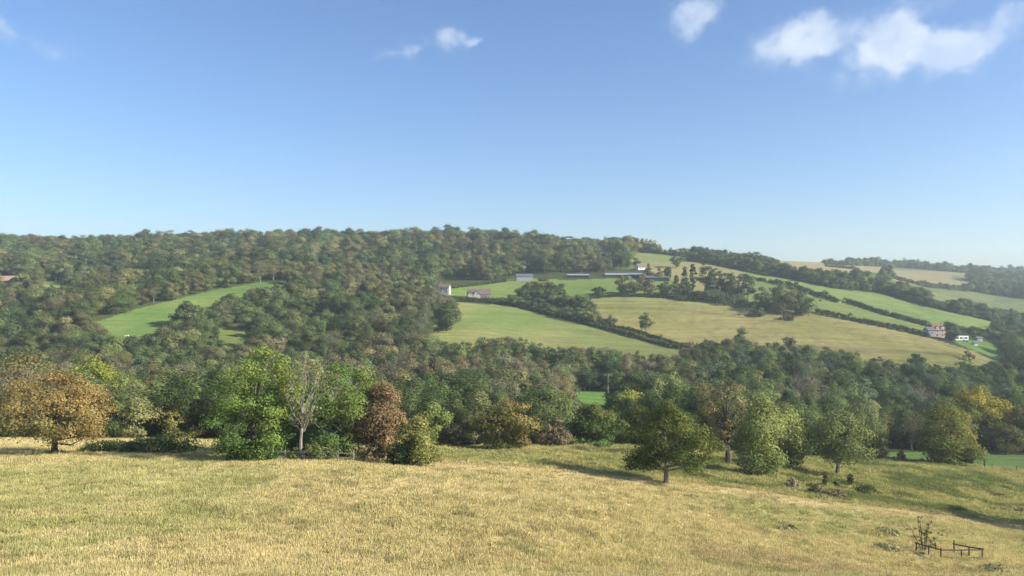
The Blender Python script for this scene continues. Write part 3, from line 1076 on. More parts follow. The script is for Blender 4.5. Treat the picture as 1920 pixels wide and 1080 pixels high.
def plan_woods():
    rr = random.Random(21)
    out = []

    def put(px, Y, shape, look, h, w):
        x = (px - CX) / FOC * Y
        z = float(gz(x, Y))
        out.append(dict(x=x, y=Y, z=z, u=px, shape=shape, look=look, h=h, w=w))

    def attempt(px, Y, row, h, look, shape=None, chk=True):
        shape = shape or rr.choices(['broad', 'oval', 'shrubby', 'thin'], {'brown': [1, 1, 1, 6], 'olive': [3, 2, 2, 2]}.get(look, [5, 3, 2, .3]))[0]
        base = {'broad': (12, 5.2), 'oval': (13, 4.2), 'shrubby': (8, 4.4), 'thin': (13, 4.6)}[shape]
        if shape == 'shrubby':
            h *= .72
        for k in range(6):
            w = base[1] * h / base[0] * rr.uniform(.9, 1.2) * (1.22 if Y > 360 else 1.05)
            top = row - h / Y * FOC
            if not chk or not covers_open(px, top, row, w / Y * FOC, Y):
                put(px, Y, shape, look, h, w)
                return True
            h *= .74
            if h < 6 and shape != 'shrubby':
                shape, base = 'shrubby', (8, 4.4)
            if h < 2.0:
                return False
        return False
    Y = 128.0
    while Y < 1010:
        sp = 6.0 if Y < 230 else (6.8 if Y < 360 else (10.2 if Y < 620 else 12.4))
        xm = .70 * Y + 12
        n = int(2 * xm / sp)
        for i in range(n):
            x = -xm + (i + rr.uniform(.1, .9)) * sp
            y = Y + rr.uniform(-.45, .45) * sp
            u = CX + FOC * x / y
            r = float(trow(np.array([u]), np.array([y]))[0])
            if not is_wood(u, r, y):
                continue
            if any(inpoly(np.array([u]), np.array([r]), p)[0] for p in (OPEN[0][0], OPEN[1][0], OPEN[2][0], OPEN[17][0])):
                continue
            if 1062 < u < 1275 and 252 < y < 300:      # the grass gap lies in the sun
                continue
            look = pick_look(x, y, u, r, y, rr)
            h = (rr.uniform(6.5, 12.5) if y < 200 else rr.uniform(8, 14)) if y < 360 else (rr.uniform(8, 16) if y < 620 else rr.uniform(9, 20))
            attempt(u, y, r, h, look)
        Y += sp * .9
    key = {'d': 'dark', 'g': 'green', 'b': 'blue', 'o': 'olive'}
    for line, (h0, h1), deep, step, looks in BELTS:
        xs = [p[0] for p in line]
        rs = [p[1] for p in line]
        for d in range(deep):
            px = xs[0] + rr.uniform(0, step)
            while px < xs[-1]:
                row = float(np.interp(px, xs, rs))
                p = P(px, row, 300)
                y = p.y * (1 + .011 * d + rr.uniform(0, .008))
                r = float(trow(np.array([px]), np.array([y]))[0])
                attempt(px, y, r, rr.uniform(h0, h1), key[rr.choice(looks)], rr.choice(['broad', 'broad', 'oval', 'shrubby']))
                px += step * rr.uniform(.7, 1.3)
    return out


WOOD = plan_woods()


def rank_visible(trees):
    """front to back: how many photo cells of each crown are seen"""
    buf = np.zeros((1080 // SC, 1920 // SC), bool)
    vis = np.zeros(len(trees))
    order = sorted(range(len(trees)), key=lambda i: trees[i]['y'])
    for i in order:
        t = trees[i]
        row = CY - (t['z'] - CAMZ) * FOC / t['y']
        top = row - t['h'] * FOC / t['y']
        w = t['w'] * FOC / t['y']
        x0, x1 = int((t['u'] - w) // SC), int((t['u'] + w) // SC) + 1
        y0, y1 = int(top // SC), int(row // SC) + 1
        xa, xb = max(x0, 0), min(x1, buf.shape[1])
        ya, yb = max(y0, 0), min(y1, buf.shape[0])
        if xa >= xb or ya >= yb:
            continue
        gy, gx = np.mgrid[ya:yb, xa:xb]
        e = ((gx + .5) * SC - t['u']) ** 2 / max(w, 1) ** 2 + (((gy + .5) * SC - (top + row) / 2) / max((row - top) / 2, 1)) ** 2 <= 1
        sub = buf[ya:yb, xa:xb]
        vis[i] = (e & ~sub).sum()
        sub |= e
    return vis


VIS = rank_visible(WOOD)
N_SINGLE = 236
ORDER = np.argsort(-VIS)
SINGLE = set(int(i) for i in ORDER[:N_SINGLE])


def scatter_group(name, insts, pts, rot, scl, idx, tint, label, cat=None):
    """one 'stuff' object: instances of the given loose objects on points"""
    c = bpy.data.collections.new(name + '_kinds')
    for o in insts:
        c.objects.link(o)
    me = bpy.data.meshes.new(name)
    n = len(pts)
    me.vertices.add(n)
    me.vertices.foreach_set('co', np.asarray(pts, np.float32).ravel())
    for nm, ty, key, arr in (('rot', 'FLOAT_VECTOR', 'vector', rot), ('scl', 'FLOAT_VECTOR', 'vector', scl), ('tint', 'FLOAT_COLOR', 'color', tint)):
        a = me.attributes.new(nm, ty, 'POINT')
        a.data.foreach_set(key, np.asarray(arr, np.float32).ravel())
    a = me.attributes.new('idx', 'INT', 'POINT')
    a.data.foreach_set('value', np.asarray(idx, np.int32))
    o = link(name, me)
    g = bpy.data.node_groups.new(name, 'GeometryNodeTree')
    g.interface.new_socket('Geometry', in_out='INPUT', socket_type='NodeSocketGeometry')
    g.interface.new_socket('Geometry', in_out='OUTPUT', socket_type='NodeSocketGeometry')
    N, L = g.nodes, g.links
    gi, go = N.new('NodeGroupInput'), N.new('NodeGroupOutput')
    ip = N.new('GeometryNodeInstanceOnPoints')
    ci = N.new('GeometryNodeCollectionInfo')
    ci.inputs['Collection'].default_value = c
    ci.inputs['Separate Children'].default_value = True
    ci.inputs['Reset Children'].default_value = True

    def named(nm, ty):
        q = N.new('GeometryNodeInputNamedAttribute')
        q.data_type = ty
        q.inputs['Name'].default_value = nm
        return q.outputs['Attribute']
    L.new(gi.outputs[0], ip.inputs['Points'])
    L.new(ci.outputs[0], ip.inputs['Instance'])
    ip.inputs['Pick Instance'].default_value = True
    L.new(named('idx', 'INT'), ip.inputs['Instance Index'])
    er = N.new('FunctionNodeEulerToRotation')
    L.new(named('rot', 'FLOAT_VECTOR'), er.inputs[0])
    L.new(er.outputs[0], ip.inputs['Rotation'])
    L.new(named('scl', 'FLOAT_VECTOR'), ip.inputs['Scale'])
    L.new(ip.outputs[0], go.inputs[0])
    md = o.modifiers.new('scatter', 'NODES')
    md.node_group = g
    tag(o, label, cat, None, 'stuff')
    return o


def tint_of(look, rr):
    c = COLS[look]
    b = rr.choice((.74, .9, 1, 1, 1.15, 1.35)) * rr.uniform(.9, 1.1)
    g = rr.uniform(-.10, .10)
    return (c[0] * b * (1 + g), c[1] * b, c[2] * b * (1 - g * .5))


def build_woods():
    rr = random.Random(99)
    low, lows, allow = {}, [], {}
    for key, specs in LOWSPEC.items():
        low[key] = []
        for k in specs:
            mb, ar = make_tree(**k)
            V, F, col = ar
            tv = np.array(mb.v)
            tq = [f for f in mb.f if len(f) == 4]
            Vt = np.concatenate([V, tv])
            Ft = np.concatenate([F, np.array(tq) + len(V)])
            cc = np.ones((len(tv), 4))
            cc[:, 1] = .5
            me = mesh_np('low_' + key, Vt, Ft, None, False, np.concatenate([col, cc]))
            me.materials.append(M['leaf_mass'])
            me.materials.append(M['bark'])
            mi = np.zeros(len(Ft), np.int32)
            mi[len(F):] = 1
            me.polygons.foreach_set('material_index', mi)
            ob = bpy.data.objects.new('tree_kind_%02d' % len(lows), me)
            low[key].append(len(lows))
            lows.append((ob, k['H'], k['R']))
    pts, rot, scl, idx, tint = [], [], [], [], []
    singles = []
    hi = {}
    for key, specs in LIBSPEC.items():
        hi[key] = []
        for k in specs:
            mb, ar = make_tree(**k)
            hi[key].append((mb.mesh('trunk', M['bark_grey' if key == 'thin' else 'bark']), crown_mesh('crown', ar, M['leaf']), k['H'], k['R']))
    words = {'dark': 'dark green', 'green': 'mid green', 'olive': 'olive green', 'brown': 'thin grey brown', 'yellow': 'yellowish green', 'blue': 'blue green'}
    shp = {'broad': 'rounded', 'oval': 'oval', 'shrubby': 'bushy', 'thin': 'twiggy'}
    for i, t in enumerate(WOOD):
        if i in SINGLE:
            v = rr.choice(hi[t['shape']])
            e = empty('woodland_tree', (t['x'], t['y'], t['z'] - .15), rr.uniform(0, 6.28))
            e.scale = (t['w'] / v[3], t['w'] / v[3], t['h'] / v[2])
            tr = link('trunk', v[0], e)
            cr = link('crown', v[1], e)
            cr.color = (*tint_of(t['look'], rr), 1)
            size = 'small ' if t['h'] < 6 else ('big ' if t['h'] > 13 else '')
            kind_ = 'grey brown twiggy' if (t['look'] == 'brown' and t['shape'] == 'thin') else '%s %s' % (words[t['look']], shp[t['shape']])
            lb = '%s%s tree %s' % (size, kind_, wood_place(t))
            tag(e, lb, 'tree', lb.replace(' tree ', ' trees ', 1))
            singles.append(e)
        else:
            k = rr.choice(low[t['shape']])
            ob, H, R = lows[k]
            pts.append((t['x'], t['y'], t['z'] - .15))
            rot.append((0, 0, rr.uniform(0, 6.28)))
            scl.append((t['w'] / R, t['w'] / R, t['h'] / H))
            idx.append(k)
            tint.append((*tint_of(t['look'], rr), 1))
    same = {}
    for e in singles:
        same.setdefault(e['label'], []).append(e)
    for lb, es in same.items():
        if len(es) > 1:
            es.sort(key=lambda e: e.location.x / e.location.y)
            nth = ['left one', 'right one'] if len(es) == 2 else ['leftmost', 'second from left', 'third from left', 'fourth from left', 'fifth from left', 'sixth from left', 'seventh from left'][:len(es) - 1] + ['rightmost']
            for e, q in zip(es, nth):
                e['label'] = lb + ', ' + q
    scatter_group('woodland', [l[0] for l in lows], pts, rot, scl, idx, tint, 'mixed autumn woodland massed over the valley sides and the far hill')


LANDMARKS = [(60, 790, 'the orange tree'), (330, 800, 'the lone hawthorn bush'), (480, 760, 'the tall leafy tree'), (570, 740, 'the bare ash'), (640, 760, 'the forked green tree'),
             (716, 780, 'the copper tree'), (800, 800, 'the yellow green sallow'), (950, 800, 'the brown green maple'), (1115, 800, 'the dark holly'), (1110, 752, 'the grass gap'),
             (1250, 830, 'the lone oak'), (1366, 800, 'the half bare tree'), (1440, 810, 'the pale willows'), (1570, 830, 'the sturdy ash'), (1775, 820, 'the pasture fence tree'),
             (1832, 780, 'the golden tree'), (1505, 750, 'the wide bare tree'), (1722, 760, 'the leafless tree'), (1880, 850, 'the valley pasture'),
             (250, 605, 'the curving pasture'), (420, 550, 'the upper curving pasture'), (440, 632, 'the small clearing'), (100, 532, 'the sliver of green field'),
             (833, 545, 'the cream farmhouse'), (895, 553, 'the brick farmhouse'), (985, 520, 'the stone barn'), (900, 620, 'the hillside pasture'), (1060, 640, 'the lower hill pasture'), (1200, 655, 'the foot of the long hedge'),
             (1390, 650, 'the round field foot tree'), (1560, 660, 'the straw field'), (1722, 680, 'the dark corner tree'), (1812, 690, 'the pale corner tree'),
             (1170, 520, 'the long barn'), (1090, 458, 'the hilltop cedars'), (1060, 590, 'the long hedge'), (1480, 575, 'the straw field clump'), (1760, 620, 'the salmon house'), (1650, 555, 'the bright green strip'),
             (1750, 520, 'the far tan field'), (908, 440, 'the highest skyline tree'), (840, 440, 'the round skyline tree'), (600, 440, 'the bare wooded ridge'), (300, 440, 'the left wooded ridge')]


def wood_place(t):
    u, y = t['u'], t['y']
    v = CY - (t['z'] + t['h'] * .6 - CAMZ) * FOC / y
    px, py, nm = min(LANDMARKS, key=lambda l: (l[0] - u) ** 2 + 1.6 * (l[1] - v) ** 2)
    dx, dy = u - px, v - py
    if abs(dx) < 16:
        return ('above ' if dy < 0 else 'below ') + nm
    side = 'left of ' if dx < 0 else 'right of '
    if abs(dy) < 14:
        return ('close ' if abs(dx) < 45 else 'well ') + side + nm
    return ('above and ' if dy < 0 else 'below and ') + side + nm


build_woods()
print('wood trees', len(WOOD), 'singles', len(SINGLE))
# ------------------------------------------------------------------ trees and bushes that stand out one by one
LIFT = 1.3


def single(name, label, px, row, wpx, hpx, A, B, kind='round', cat='tree', bark='bark', seed=None, nleaf=None, ls=None, dx=0, group=None, crown='crown', trunk='trunk', ymin=32.0, leaf_px=1.9, dens=1.0, **k):
    p = P(px, row, ymin)
    s = p.y / FOC
    H, R = hpx * s, wpx / 2 * s * (1.1 if cat == 'tree' else 1.0)
    seed = seed if seed is not None else int(px * 7 + row)
    # leaves about leaf_px photo pixels long, enough of them to close the crown
    if p.y > 330:
        leaf_px = 1.45
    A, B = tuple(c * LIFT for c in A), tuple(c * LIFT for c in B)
    ls = ls or max(.16, leaf_px * s * 1.6)
    nleaf = nleaf or int(min(20000, max(900, 5.2 * dens * (wpx * hpx * s * s) / (ls * ls * .5))))
    ncl = k.pop('ncl', max(32, min(90, nleaf // 90)))
    clr = k.pop('clr', max(min(R, H * .5) * .40, min(R * .24, H * .55)))
    k['extra'] = [(ex * s, 0, ez * s) for ex, ez in k.pop('boughs', ())]
    mb, ar = make_tree(H=H, R=R, seed=seed, kind=kind, ncl=ncl, clr=clr, nleaf=nleaf, ls=ls, lean=(dx * s, 0), **k)
    key = 'leaf_%s' % name
    m = leaf_mat('%s_leaves' % name, A, B)
    e = empty(name, p)
    mb.build(trunk, M[bark], e)
    link(crown, crown_mesh(crown, ar, m), e)
    tag(e, label, cat, group)
    return e


def bush(name, label, px, row, wpx, hpx, A, B, cat='bush', group=None, ymin=32.0, dens=1.0, seed=None, leaf_px=1.9, kind='bush', **k):
    k.setdefault('cb', .02)
    k.setdefault('trunk_r', .06)
    k.setdefault('limb_n', 5)
    return single(name, label, px, row, wpx, hpx, A, B, kind, cat, seed=seed, crown='foliage', trunk='stems', group=group, ymin=ymin, dens=dens, leaf_px=leaf_px, **k)


# --- the meadow's own trees
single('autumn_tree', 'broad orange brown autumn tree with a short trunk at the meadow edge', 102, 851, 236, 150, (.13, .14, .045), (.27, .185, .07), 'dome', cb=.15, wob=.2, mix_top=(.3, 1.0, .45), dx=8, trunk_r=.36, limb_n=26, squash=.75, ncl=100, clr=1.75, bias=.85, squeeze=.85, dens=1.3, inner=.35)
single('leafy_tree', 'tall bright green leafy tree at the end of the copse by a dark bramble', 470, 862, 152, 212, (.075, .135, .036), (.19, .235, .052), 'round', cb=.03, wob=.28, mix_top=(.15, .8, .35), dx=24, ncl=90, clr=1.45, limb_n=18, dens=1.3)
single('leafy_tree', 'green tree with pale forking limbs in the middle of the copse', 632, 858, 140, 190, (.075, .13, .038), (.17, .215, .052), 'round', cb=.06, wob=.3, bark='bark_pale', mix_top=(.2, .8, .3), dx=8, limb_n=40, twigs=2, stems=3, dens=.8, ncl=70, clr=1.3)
single('leafy_tree', 'lower green tree filling the back of the copse behind the pale trunk', 545, 850, 120, 140, (.07, .13, .032), (.13, .2, .045), 'round', cb=.05, dx=4, ymin=90)
single('ash_tree', 'nearly bare ash tree with a whitish trunk in the copse', 564, 863, 110, 210, (.19, .19, .09), (.26, .23, .11), 'oval', cb=.3, bark='bark_pale', trunk_r=.19, limb_n=26, twigs=9, nleaf=1700, ls=.16, ncl=60, clr=1.0, dx=10)
single('copper_tree', 'rusty copper brown tree at the end of the copse', 716, 862, 92, 152, (.155, .115, .062), (.28, .19, .095), 'oval', cb=.03, wob=.2, mix_top=(.1, .8, .2), ncl=70, squash=1.2, twigs=3, limb_n=20)
bush('hazel_bush', 'big olive bush with upright stems at the tip of the copse', 782, 874, 96, 92, (.13, .15, .04), (.30, .28, .10), 'bush', mix_top=(.1, .8, .35), ncl=44, wob=.3)
bush('bramble_bush', 'dark green bramble mound under the tall leafy tree', 478, 862, 108, 32, (.04, .075, .022), (.075, .12, .035))
bush('bramble_bush', 'low green bush under the pale ash trunk', 590, 863, 92, 30, (.07, .11, .03), (.16, .18, .055))
bush('thorn_bush', 'pale olive twiggy bush beside the rail fence in the copse', 652, 860, 64, 52, (.17, .17, .06), (.28, .25, .10), dens=.7)
bush('thorn_bush', 'small brownish bush at the foot of the copper tree', 700, 868, 60, 40, (.14, .12, .06), (.25, .18, .09), dens=.8)
bush('bramble_bush', 'dark bush under the olive hazel at the tip of the copse', 752, 872, 56, 46, (.035, .06, .022), (.08, .11, .035))
bush('bramble_bush', 'long dark green bramble mound beyond the meadow brow beside the orange tree', 300, 849, 140, 31, (.05, .085, .03), (.09, .13, .042), squeeze=.6, ncl=70)
bush('bramble_bush', 'flat grey green bramble patch trailing off the larger mound', 205, 847, 140, 20, (.065, .10, .035), (.12, .15, .055), squeeze=.5, ncl=60)
bush('hawthorn_bush', 'yellow green hawthorn bush standing alone before the wood', 330, 822, 86, 58, (.12, .13, .035), (.30, .27, .08), mix_top=(.1, .9, .3))
bush('hawthorn_bush', 'rounded mid green bush beside the orange tree', 262, 818, 60, 62, (.07, .12, .035), (.14, .19, .05), kind='round', cb=.02)
single('field_maple', 'rounded brown green tree with foliage to the ground at the wood edge', 950, 846, 112, 102, (.09, .105, .032), (.22, .175, .062), 'round', cb=.02, mix_top=(.2, .7, .5), ncl=60)
bush('thorn_bush', 'dark purplish thorn bush at the meadow edge beside the brown green tree', 848, 842, 62, 48, (.085, .075, .045), (.14, .12, .06))
single('sallow_tree', 'pale yellow green sallow tree rising above the thorn bush', 812, 842, 74, 84, (.12, .17, .05), (.26, .29, .08), 'oval', cb=.05, ymin=140)
bush('thorn_bush', 'brownish grey thorn bush between two green trees at the wood edge', 1042, 838, 68, 52, (.12, .10, .055), (.22, .17, .09))
single('holly_tree', 'dark glossy green tree with yellow leaf tips at the wood edge', 1115, 834, 92, 76, (.05, .09, .028), (.19, .19, .04), 'round', cb=.02, mix_top=(-.1, .6, .2))
bush('nettle_bank', 'long low green bank of nettles at the wood edge', 1080, 838, 150, 15, (.09, .14, .045), (.14, .19, .06), cat='nettles', squeeze=.3)
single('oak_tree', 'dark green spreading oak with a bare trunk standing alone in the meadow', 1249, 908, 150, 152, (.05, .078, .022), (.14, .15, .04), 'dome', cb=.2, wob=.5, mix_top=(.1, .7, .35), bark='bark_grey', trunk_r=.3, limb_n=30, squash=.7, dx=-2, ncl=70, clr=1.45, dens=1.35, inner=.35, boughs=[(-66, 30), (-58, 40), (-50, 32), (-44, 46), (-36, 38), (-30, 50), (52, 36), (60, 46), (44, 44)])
single('thinning_tree', 'half bare brown tree with a thick dark trunk behind the oak', 1366, 873, 104, 160, (.15, .13, .062), (.24, .20, .09), 'vase', cb=.22, trunk_r=.45, limb_n=34, twigs=7, nleaf=4200, ls=.2, ncl=60, clr=1.2, dx=-12)
single('willow_tree', 'larger of the two pale green willows in the meadow', 1427, 893, 108, 156, (.14, .185, .062), (.30, .31, .10), 'oval', cb=.06, mix_top=(.1, .8, .35), droop=.9, squash=1.1, ncl=60)
single('willow_tree', 'slimmer pale green willow beside the larger willow', 1478, 883, 68, 120, (.13, .17, .058), (.27, .28, .09), 'oval', cb=.08, mix_top=(.1, .8, .35), droop=.9, squash=1.1)
single('ash_tree', 'grey green ash tree with a sturdy trunk in the rough grass', 1570, 892, 116, 122, (.11, .145, .052), (.21, .22, .082), 'round', cb=.24, wob=.45, mix_top=(.1, .7, .35), bark='bark_grey', trunk_r=.36, limb_n=22, dens=.72, dx=6)
single('field_maple', 'olive green rounded tree at the fence of the valley pasture', 1774, 870, 120, 106, (.10, .125, .034), (.23, .21, .058), 'round', cb=.08, wob=.4, mix_top=(.1, .7, .4), trunk_r=.4)
bush('hawthorn_bush', 'small bush under the olive tree at the valley pasture fence', 1812, 875, 40, 42, (.085, .11, .034), (.17, .17, .05), kind='round', cb=.12)
bush('gorse_bush', 'tiny yellow lit bush at the foot of the olive tree', 1756, 868, 26, 20, (.22, .23, .05), (.42, .40, .08))
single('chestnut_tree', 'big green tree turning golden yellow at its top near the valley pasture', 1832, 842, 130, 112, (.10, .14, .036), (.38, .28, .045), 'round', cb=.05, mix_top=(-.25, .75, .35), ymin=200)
single('bare_tree', 'wide grey brown leafless tree above the two willows', 1505, 800, 134, 96, (.19, .145, .10), (.25, .19, .12), 'dome', cb=.3, bark='bark_grey', limb_n=44, twigs=8, nleaf=3600, ls=.26, ncl=60, dx=0)
single('bare_tree', 'grey brown leafless tree above the olive tree in the valley', 1722, 805, 104, 76, (.19, .15, .11), (.25, .19, .13), 'dome', cb=.35, bark='bark_grey', limb_n=40, twigs=7, nleaf=2600, ls=.28, ncl=50)
single('field_maple', 'yellow green sunlit tree beside the grass gap in the valley wood', 1186, 800, 80, 66, (.14, .18, .04), (.34, .34, .075), 'round', cb=.04, mix_top=(-.2, 1.0, .2), ymin=150)  # yellow sunlight on the upper crown is put into the leaf colours
single('off_view_oak', 'oak beyond the edge of the view throwing its shade on the meadow', 2075, 1003, 170, 170, (.055, .085, .022), (.14, .15, .035), 'round', cb=.15, nleaf=5000, ls=.4)
single('sallow_tree', 'pale grey green cone shaped tree in the valley wood beyond the copse', 800, 775, 50, 70, (.12, .16, .075), (.17, .21, .09), 'cone', cb=.03, ymin=150)
single('leafy_tree', 'yellow green leafy tree crown above the orange tree', 200, 815, 120, 140, (.12, .17, .036), (.26, .27, .05), 'round', cb=.05, ymin=128, dx=-30, mix_top=(0, .9, .2))
single('rusty_tree', 'rust tinged tree top at the edge of the wood above the orange tree', 50, 815, 120, 160, (.10, .12, .045), (.20, .165, .065), 'round', cb=.1, ymin=130, mix_top=(-.3, .7, 0))

# --- lone trees and bushes on the far slope
single('field_edge_tree', 'dark leafy tree at the corner of the green hillside pasture', 838, 620, 56, 58, (.07, .10, .04), (.13, .155, .06), 'round', cb=.02, ymin=340)
single('field_edge_tree', 'olive tree behind the dark one at the corner of the hillside pasture', 846, 598, 36, 36, (.11, .125, .055), (.18, .18, .075), 'round', cb=.02, ymin=340)
single('field_edge_tree', 'dark tree standing out into the curving pasture', 352, 612, 58, 46, (.06, .09, .038), (.12, .145, .055), 'round', cb=.02, ymin=340)
single('field_edge_tree', 'rounded mid green tree beside the one standing out into the curving pasture', 382, 618, 60, 40, (.085, .115, .042), (.17, .185, .065), 'round', cb=.02, ymin=340)
single('hilltop_tree', 'round green tree partly hiding the white country house', 1112, 472, 22, 17, (.09, .115, .055), (.15, .165, .07), 'round', cb=.02, ymin=700)
single('hedgerow_tree', 'small thin tree standing alone at the hedge in the straw field', 1211, 622, 26, 36, (.14, .155, .06), (.2, .2, .08), 'round', cb=.2, ymin=340, bark='bark_grey')
single('hedgerow_tree', 'tall rounded tree at the foot of the straw field', 1390, 660, 34, 44, (.12, .14, .055), (.19, .19, .075), 'round', cb=.1, ymin=340)
single('hedgerow_tree', 'sparse wispy tree at the foot of the straw field', 1480, 662, 26, 30, (.15, .14, .08), (.2, .18, .1), 'vase', cb=.2, ymin=340, dens=.4, limb_n=20, twigs=3)
single('hedgerow_tree', 'dark bushy tree standing out below the straw field', 1722, 690, 28, 30, (.055, .08, .034), (.1, .12, .045), 'round', cb=.02, ymin=340)
bush('thorn_bush', 'small brown bush on the lower corner of the straw field', 1815, 675, 22, 18, (.11, .095, .06), (.16, .13, .08), ymin=340)
single('hedgerow_tree', 'pale yellow green tree below the corner of the straw field', 1812, 700, 34, 32, (.22, .24, .075), (.34, .34, .1), 'round', cb=.02, ymin=330)
bush('thorn_bush', 'rounded dark green bush inside the straw field', 1417, 593, 34, 22, (.055, .09, .034), (.1, .14, .05), ymin=340)
bush('thorn_bush', 'low purplish bush beside the pale pole in the straw field', 1475, 600, 26, 14, (.08, .075, .05), (.12, .1, .06), ymin=340)
single('hedgerow_tree', 'tall grey green tree of the clump at the top of the straw field', 1466, 590, 46, 58, (.10, .125, .055), (.17, .18, .075), 'oval', cb=.08, ymin=340)
single('hedgerow_tree', 'dark round tree of the clump at the top of the straw field', 1502, 590, 54, 50, (.06, .095, .038), (.12, .145, .05), 'round', cb=.02, ymin=340)
single('hedgerow_tree', 'brown topped tree behind the clump in the straw field', 1484, 580, 36, 44, (.12, .105, .06), (.18, .15, .08), 'round', cb=.1, ymin=420)
single('hedgerow_tree', 'slender grey green tree left of the clump in the straw field', 1430, 578, 30, 40, (.11, .13, .06), (.17, .18, .08), 'oval', cb=.05, ymin=400)
for i, (px, w, h, lb) in enumerate([(1173, 52, 36, 'broad grey green willow bush below the long barn'), (1208, 44, 36, 'brownish willow bush below the middle of the long barn'), (1252, 40, 27, 'rounded bright green bush below the end of the long barn'), (1122, 28, 18, 'small dark round bush in the paddock beside the willows'), (1278, 34, 20, 'dark low bush beside the slim cypress')]):
    bush('willow_bush', lb, px, 554, w, h, [(.11, .13, .055), (.13, .125, .06), (.10, .15, .045), (.05, .08, .035), (.06, .085, .04)][i], [(.19, .2, .08), (.2, .17, .08), (.16, .21, .06), (.09, .12, .05), (.1, .12, .05)][i], ymin=380, kind='round', cb=.02)
single('cypress_tree', 'slim dark upright cypress on the far slope', 1299, 545, 13, 54, (.04, .065, .036), (.07, .095, .045), 'column', cb=.03, ymin=400)
single('conifer_tree', 'dark cone shaped conifer beside the slim cypress', 1284, 545, 26, 44, (.05, .075, .042), (.08, .1, .05), 'cone', cb=.03, ymin=400)
single('conifer_tree', 'short conifer beside the cypress and the cone shaped one', 1268, 540, 18, 26, (.055, .08, .045), (.08, .1, .05), 'cone', cb=.03, ymin=400)
PINES = [(1322, 562, 34, 70), (1342, 564, 26, 62), (1362, 566, 30, 60), (1383, 569, 28, 58), (1402, 572, 30, 54), (1333, 566, 20, 50), (1374, 571, 22, 48)]
for i, (px, r, w, h) in enumerate(PINES):
    nth = ['first', 'second', 'fourth', 'sixth', 'last', 'shorter third', 'shorter fifth'][i]
    single('pine_tree', 'tall pine with a bare stem, %s in the row from the cypress' % nth, px, r, w, h, (.075, .10, .05), (.14, .16, .075), 'round', cb=.3, ymin=400, bark='bark_grey', group='row of tall pines on the far slope', dens=.55, limb_n=8, trunk_r=.3)
for i, (px, r, h) in enumerate([(1288, 562, 16), (1310, 564, 17), (1352, 570, 15), (1398, 577, 16), (1440, 582, 18)]):
    bush('thorn_bush', 'dark underbrush bush at the foot of the pines, %s from the cypress' % ['first', 'second', 'third', 'fourth', 'fifth'][i], px, r, 46, h, (.05, .075, .035), (.09, .11, .045), ymin=400, group='underbrush below the pines')
single('garden_tree', 'rusty brown tree beside the small white gabled house', 1216, 523, 20, 30, (.14, .10, .055), (.2, .14, .07), 'cone', cb=.05, ymin=560)
single('garden_tree', 'small olive tree beside the rusty brown garden tree', 1236, 526, 14, 24, (.13, .13, .06), (.2, .18, .08), 'oval', cb=.05, ymin=560)
single('garden_tree', 'small dark oval tree in the field above the long barn', 1252, 526, 15, 28, (.05, .08, .036), (.09, .12, .05), 'oval', cb=.05, ymin=560)
single('hedgerow_tree', 'loose grey green tree in the hilltop field above the cypress', 1268, 503, 26, 22, (.11, .135, .065), (.16, .18, .08), 'vase', cb=.15, ymin=600, dens=.6)
for i, px in enumerate([1172, 1180, 1188, 1196, 1204, 1212, 1220, 1228, 1236]):
    lb = 'hilltop poplar, %s of the yellowing row' % ['first', 'second', 'third', 'fourth', 'fifth', 'sixth', 'seventh', 'eighth', 'last'][i]
    y = i >= 4
    single('poplar_tree', lb, px, 471 + i * .5, 12, [30, 28, 27, 26, 27, 25, 26, 25, 17][i], (.14, .17, .06) if not y else (.26, .25, .085), (.2, .22, .08) if not y else (.40, .34, .12), 'column', cb=.05, ymin=700, group='row of hilltop poplars')
for i, (px, r, w, h) in enumerate([(1150, 468, 26, 24), (1160, 470, 20, 22), (1140, 466, 18, 20)]):
    single('hilltop_tree', 'dark tree between the cedar and the poplars, %s from the white house' % ['second', 'last', 'first'][i], px, r, w, h, (.06, .085, .045), (.1, .12, .055), 'round', cb=.05, ymin=700, group='dark hilltop trees by the white house')
single('garden_tree', 'dark round tree beside the salmon coloured house', 1783, 640, 24, 30, (.05, .075, .042), (.085, .11, .055), 'oval', cb=.04, ymin=380)
single('ridge_tree', 'big round tree breaking the skyline over the hilltop wood', 840, 452, 40, 32, (.07, .10, .05), (.12, .145, .06), 'round', cb=.05, ymin=800)
single('ridge_tree', 'wide tree crown on the highest point of the skyline', 908, 450, 60, 29, (.08, .11, .055), (.14, .155, .065), 'dome', cb=.05, ymin=800)


def cedar(label, px, row, hpx, wpx, tiers, seed):
    p = P(px, row, 750)
    s = p.y / FOC
    rng = np.random.default_rng(seed)
    H = hpx * s
    C, R = [], []
    mb = MB()
    mb.tube([(0, 0, -.4), (0, 0, H * .5), (.2, 0, H * .95)], [.55, .4, .1], 6)
    for (dx, dz, w) in tiers:
        z = dz * H
        n = 7
        for k in range(n):
            x = (dx + (k / (n - 1) - .5) * w) * wpx * s
            C.append((x, rng.normal() * .8, z - abs(k - 3) * .12 + rng.normal() * .15))
            R.append(wpx * s * .11 * rng.uniform(.8, 1.2))
        mb.tube([(0, 0, z * .8), ((dx - .3 * w) * wpx * s, 0, z)], [.14, .04], 4, False)
        mb.tube([(0, 0, z * .8), ((dx + .3 * w) * wpx * s, 0, z)], [.14, .04], 4, False)
    ar = leaf_cloud(C, R, 55, .75, rng, .42)
    e = empty('cedar_tree', p)
    mb.build('trunk', M['bark'], e)
    link('crown', crown_mesh('crown', ar, leaf_mat('cedar_leaves', (.045, .065, .042), (.075, .095, .052))), e)
    tag(e, label, 'tree')


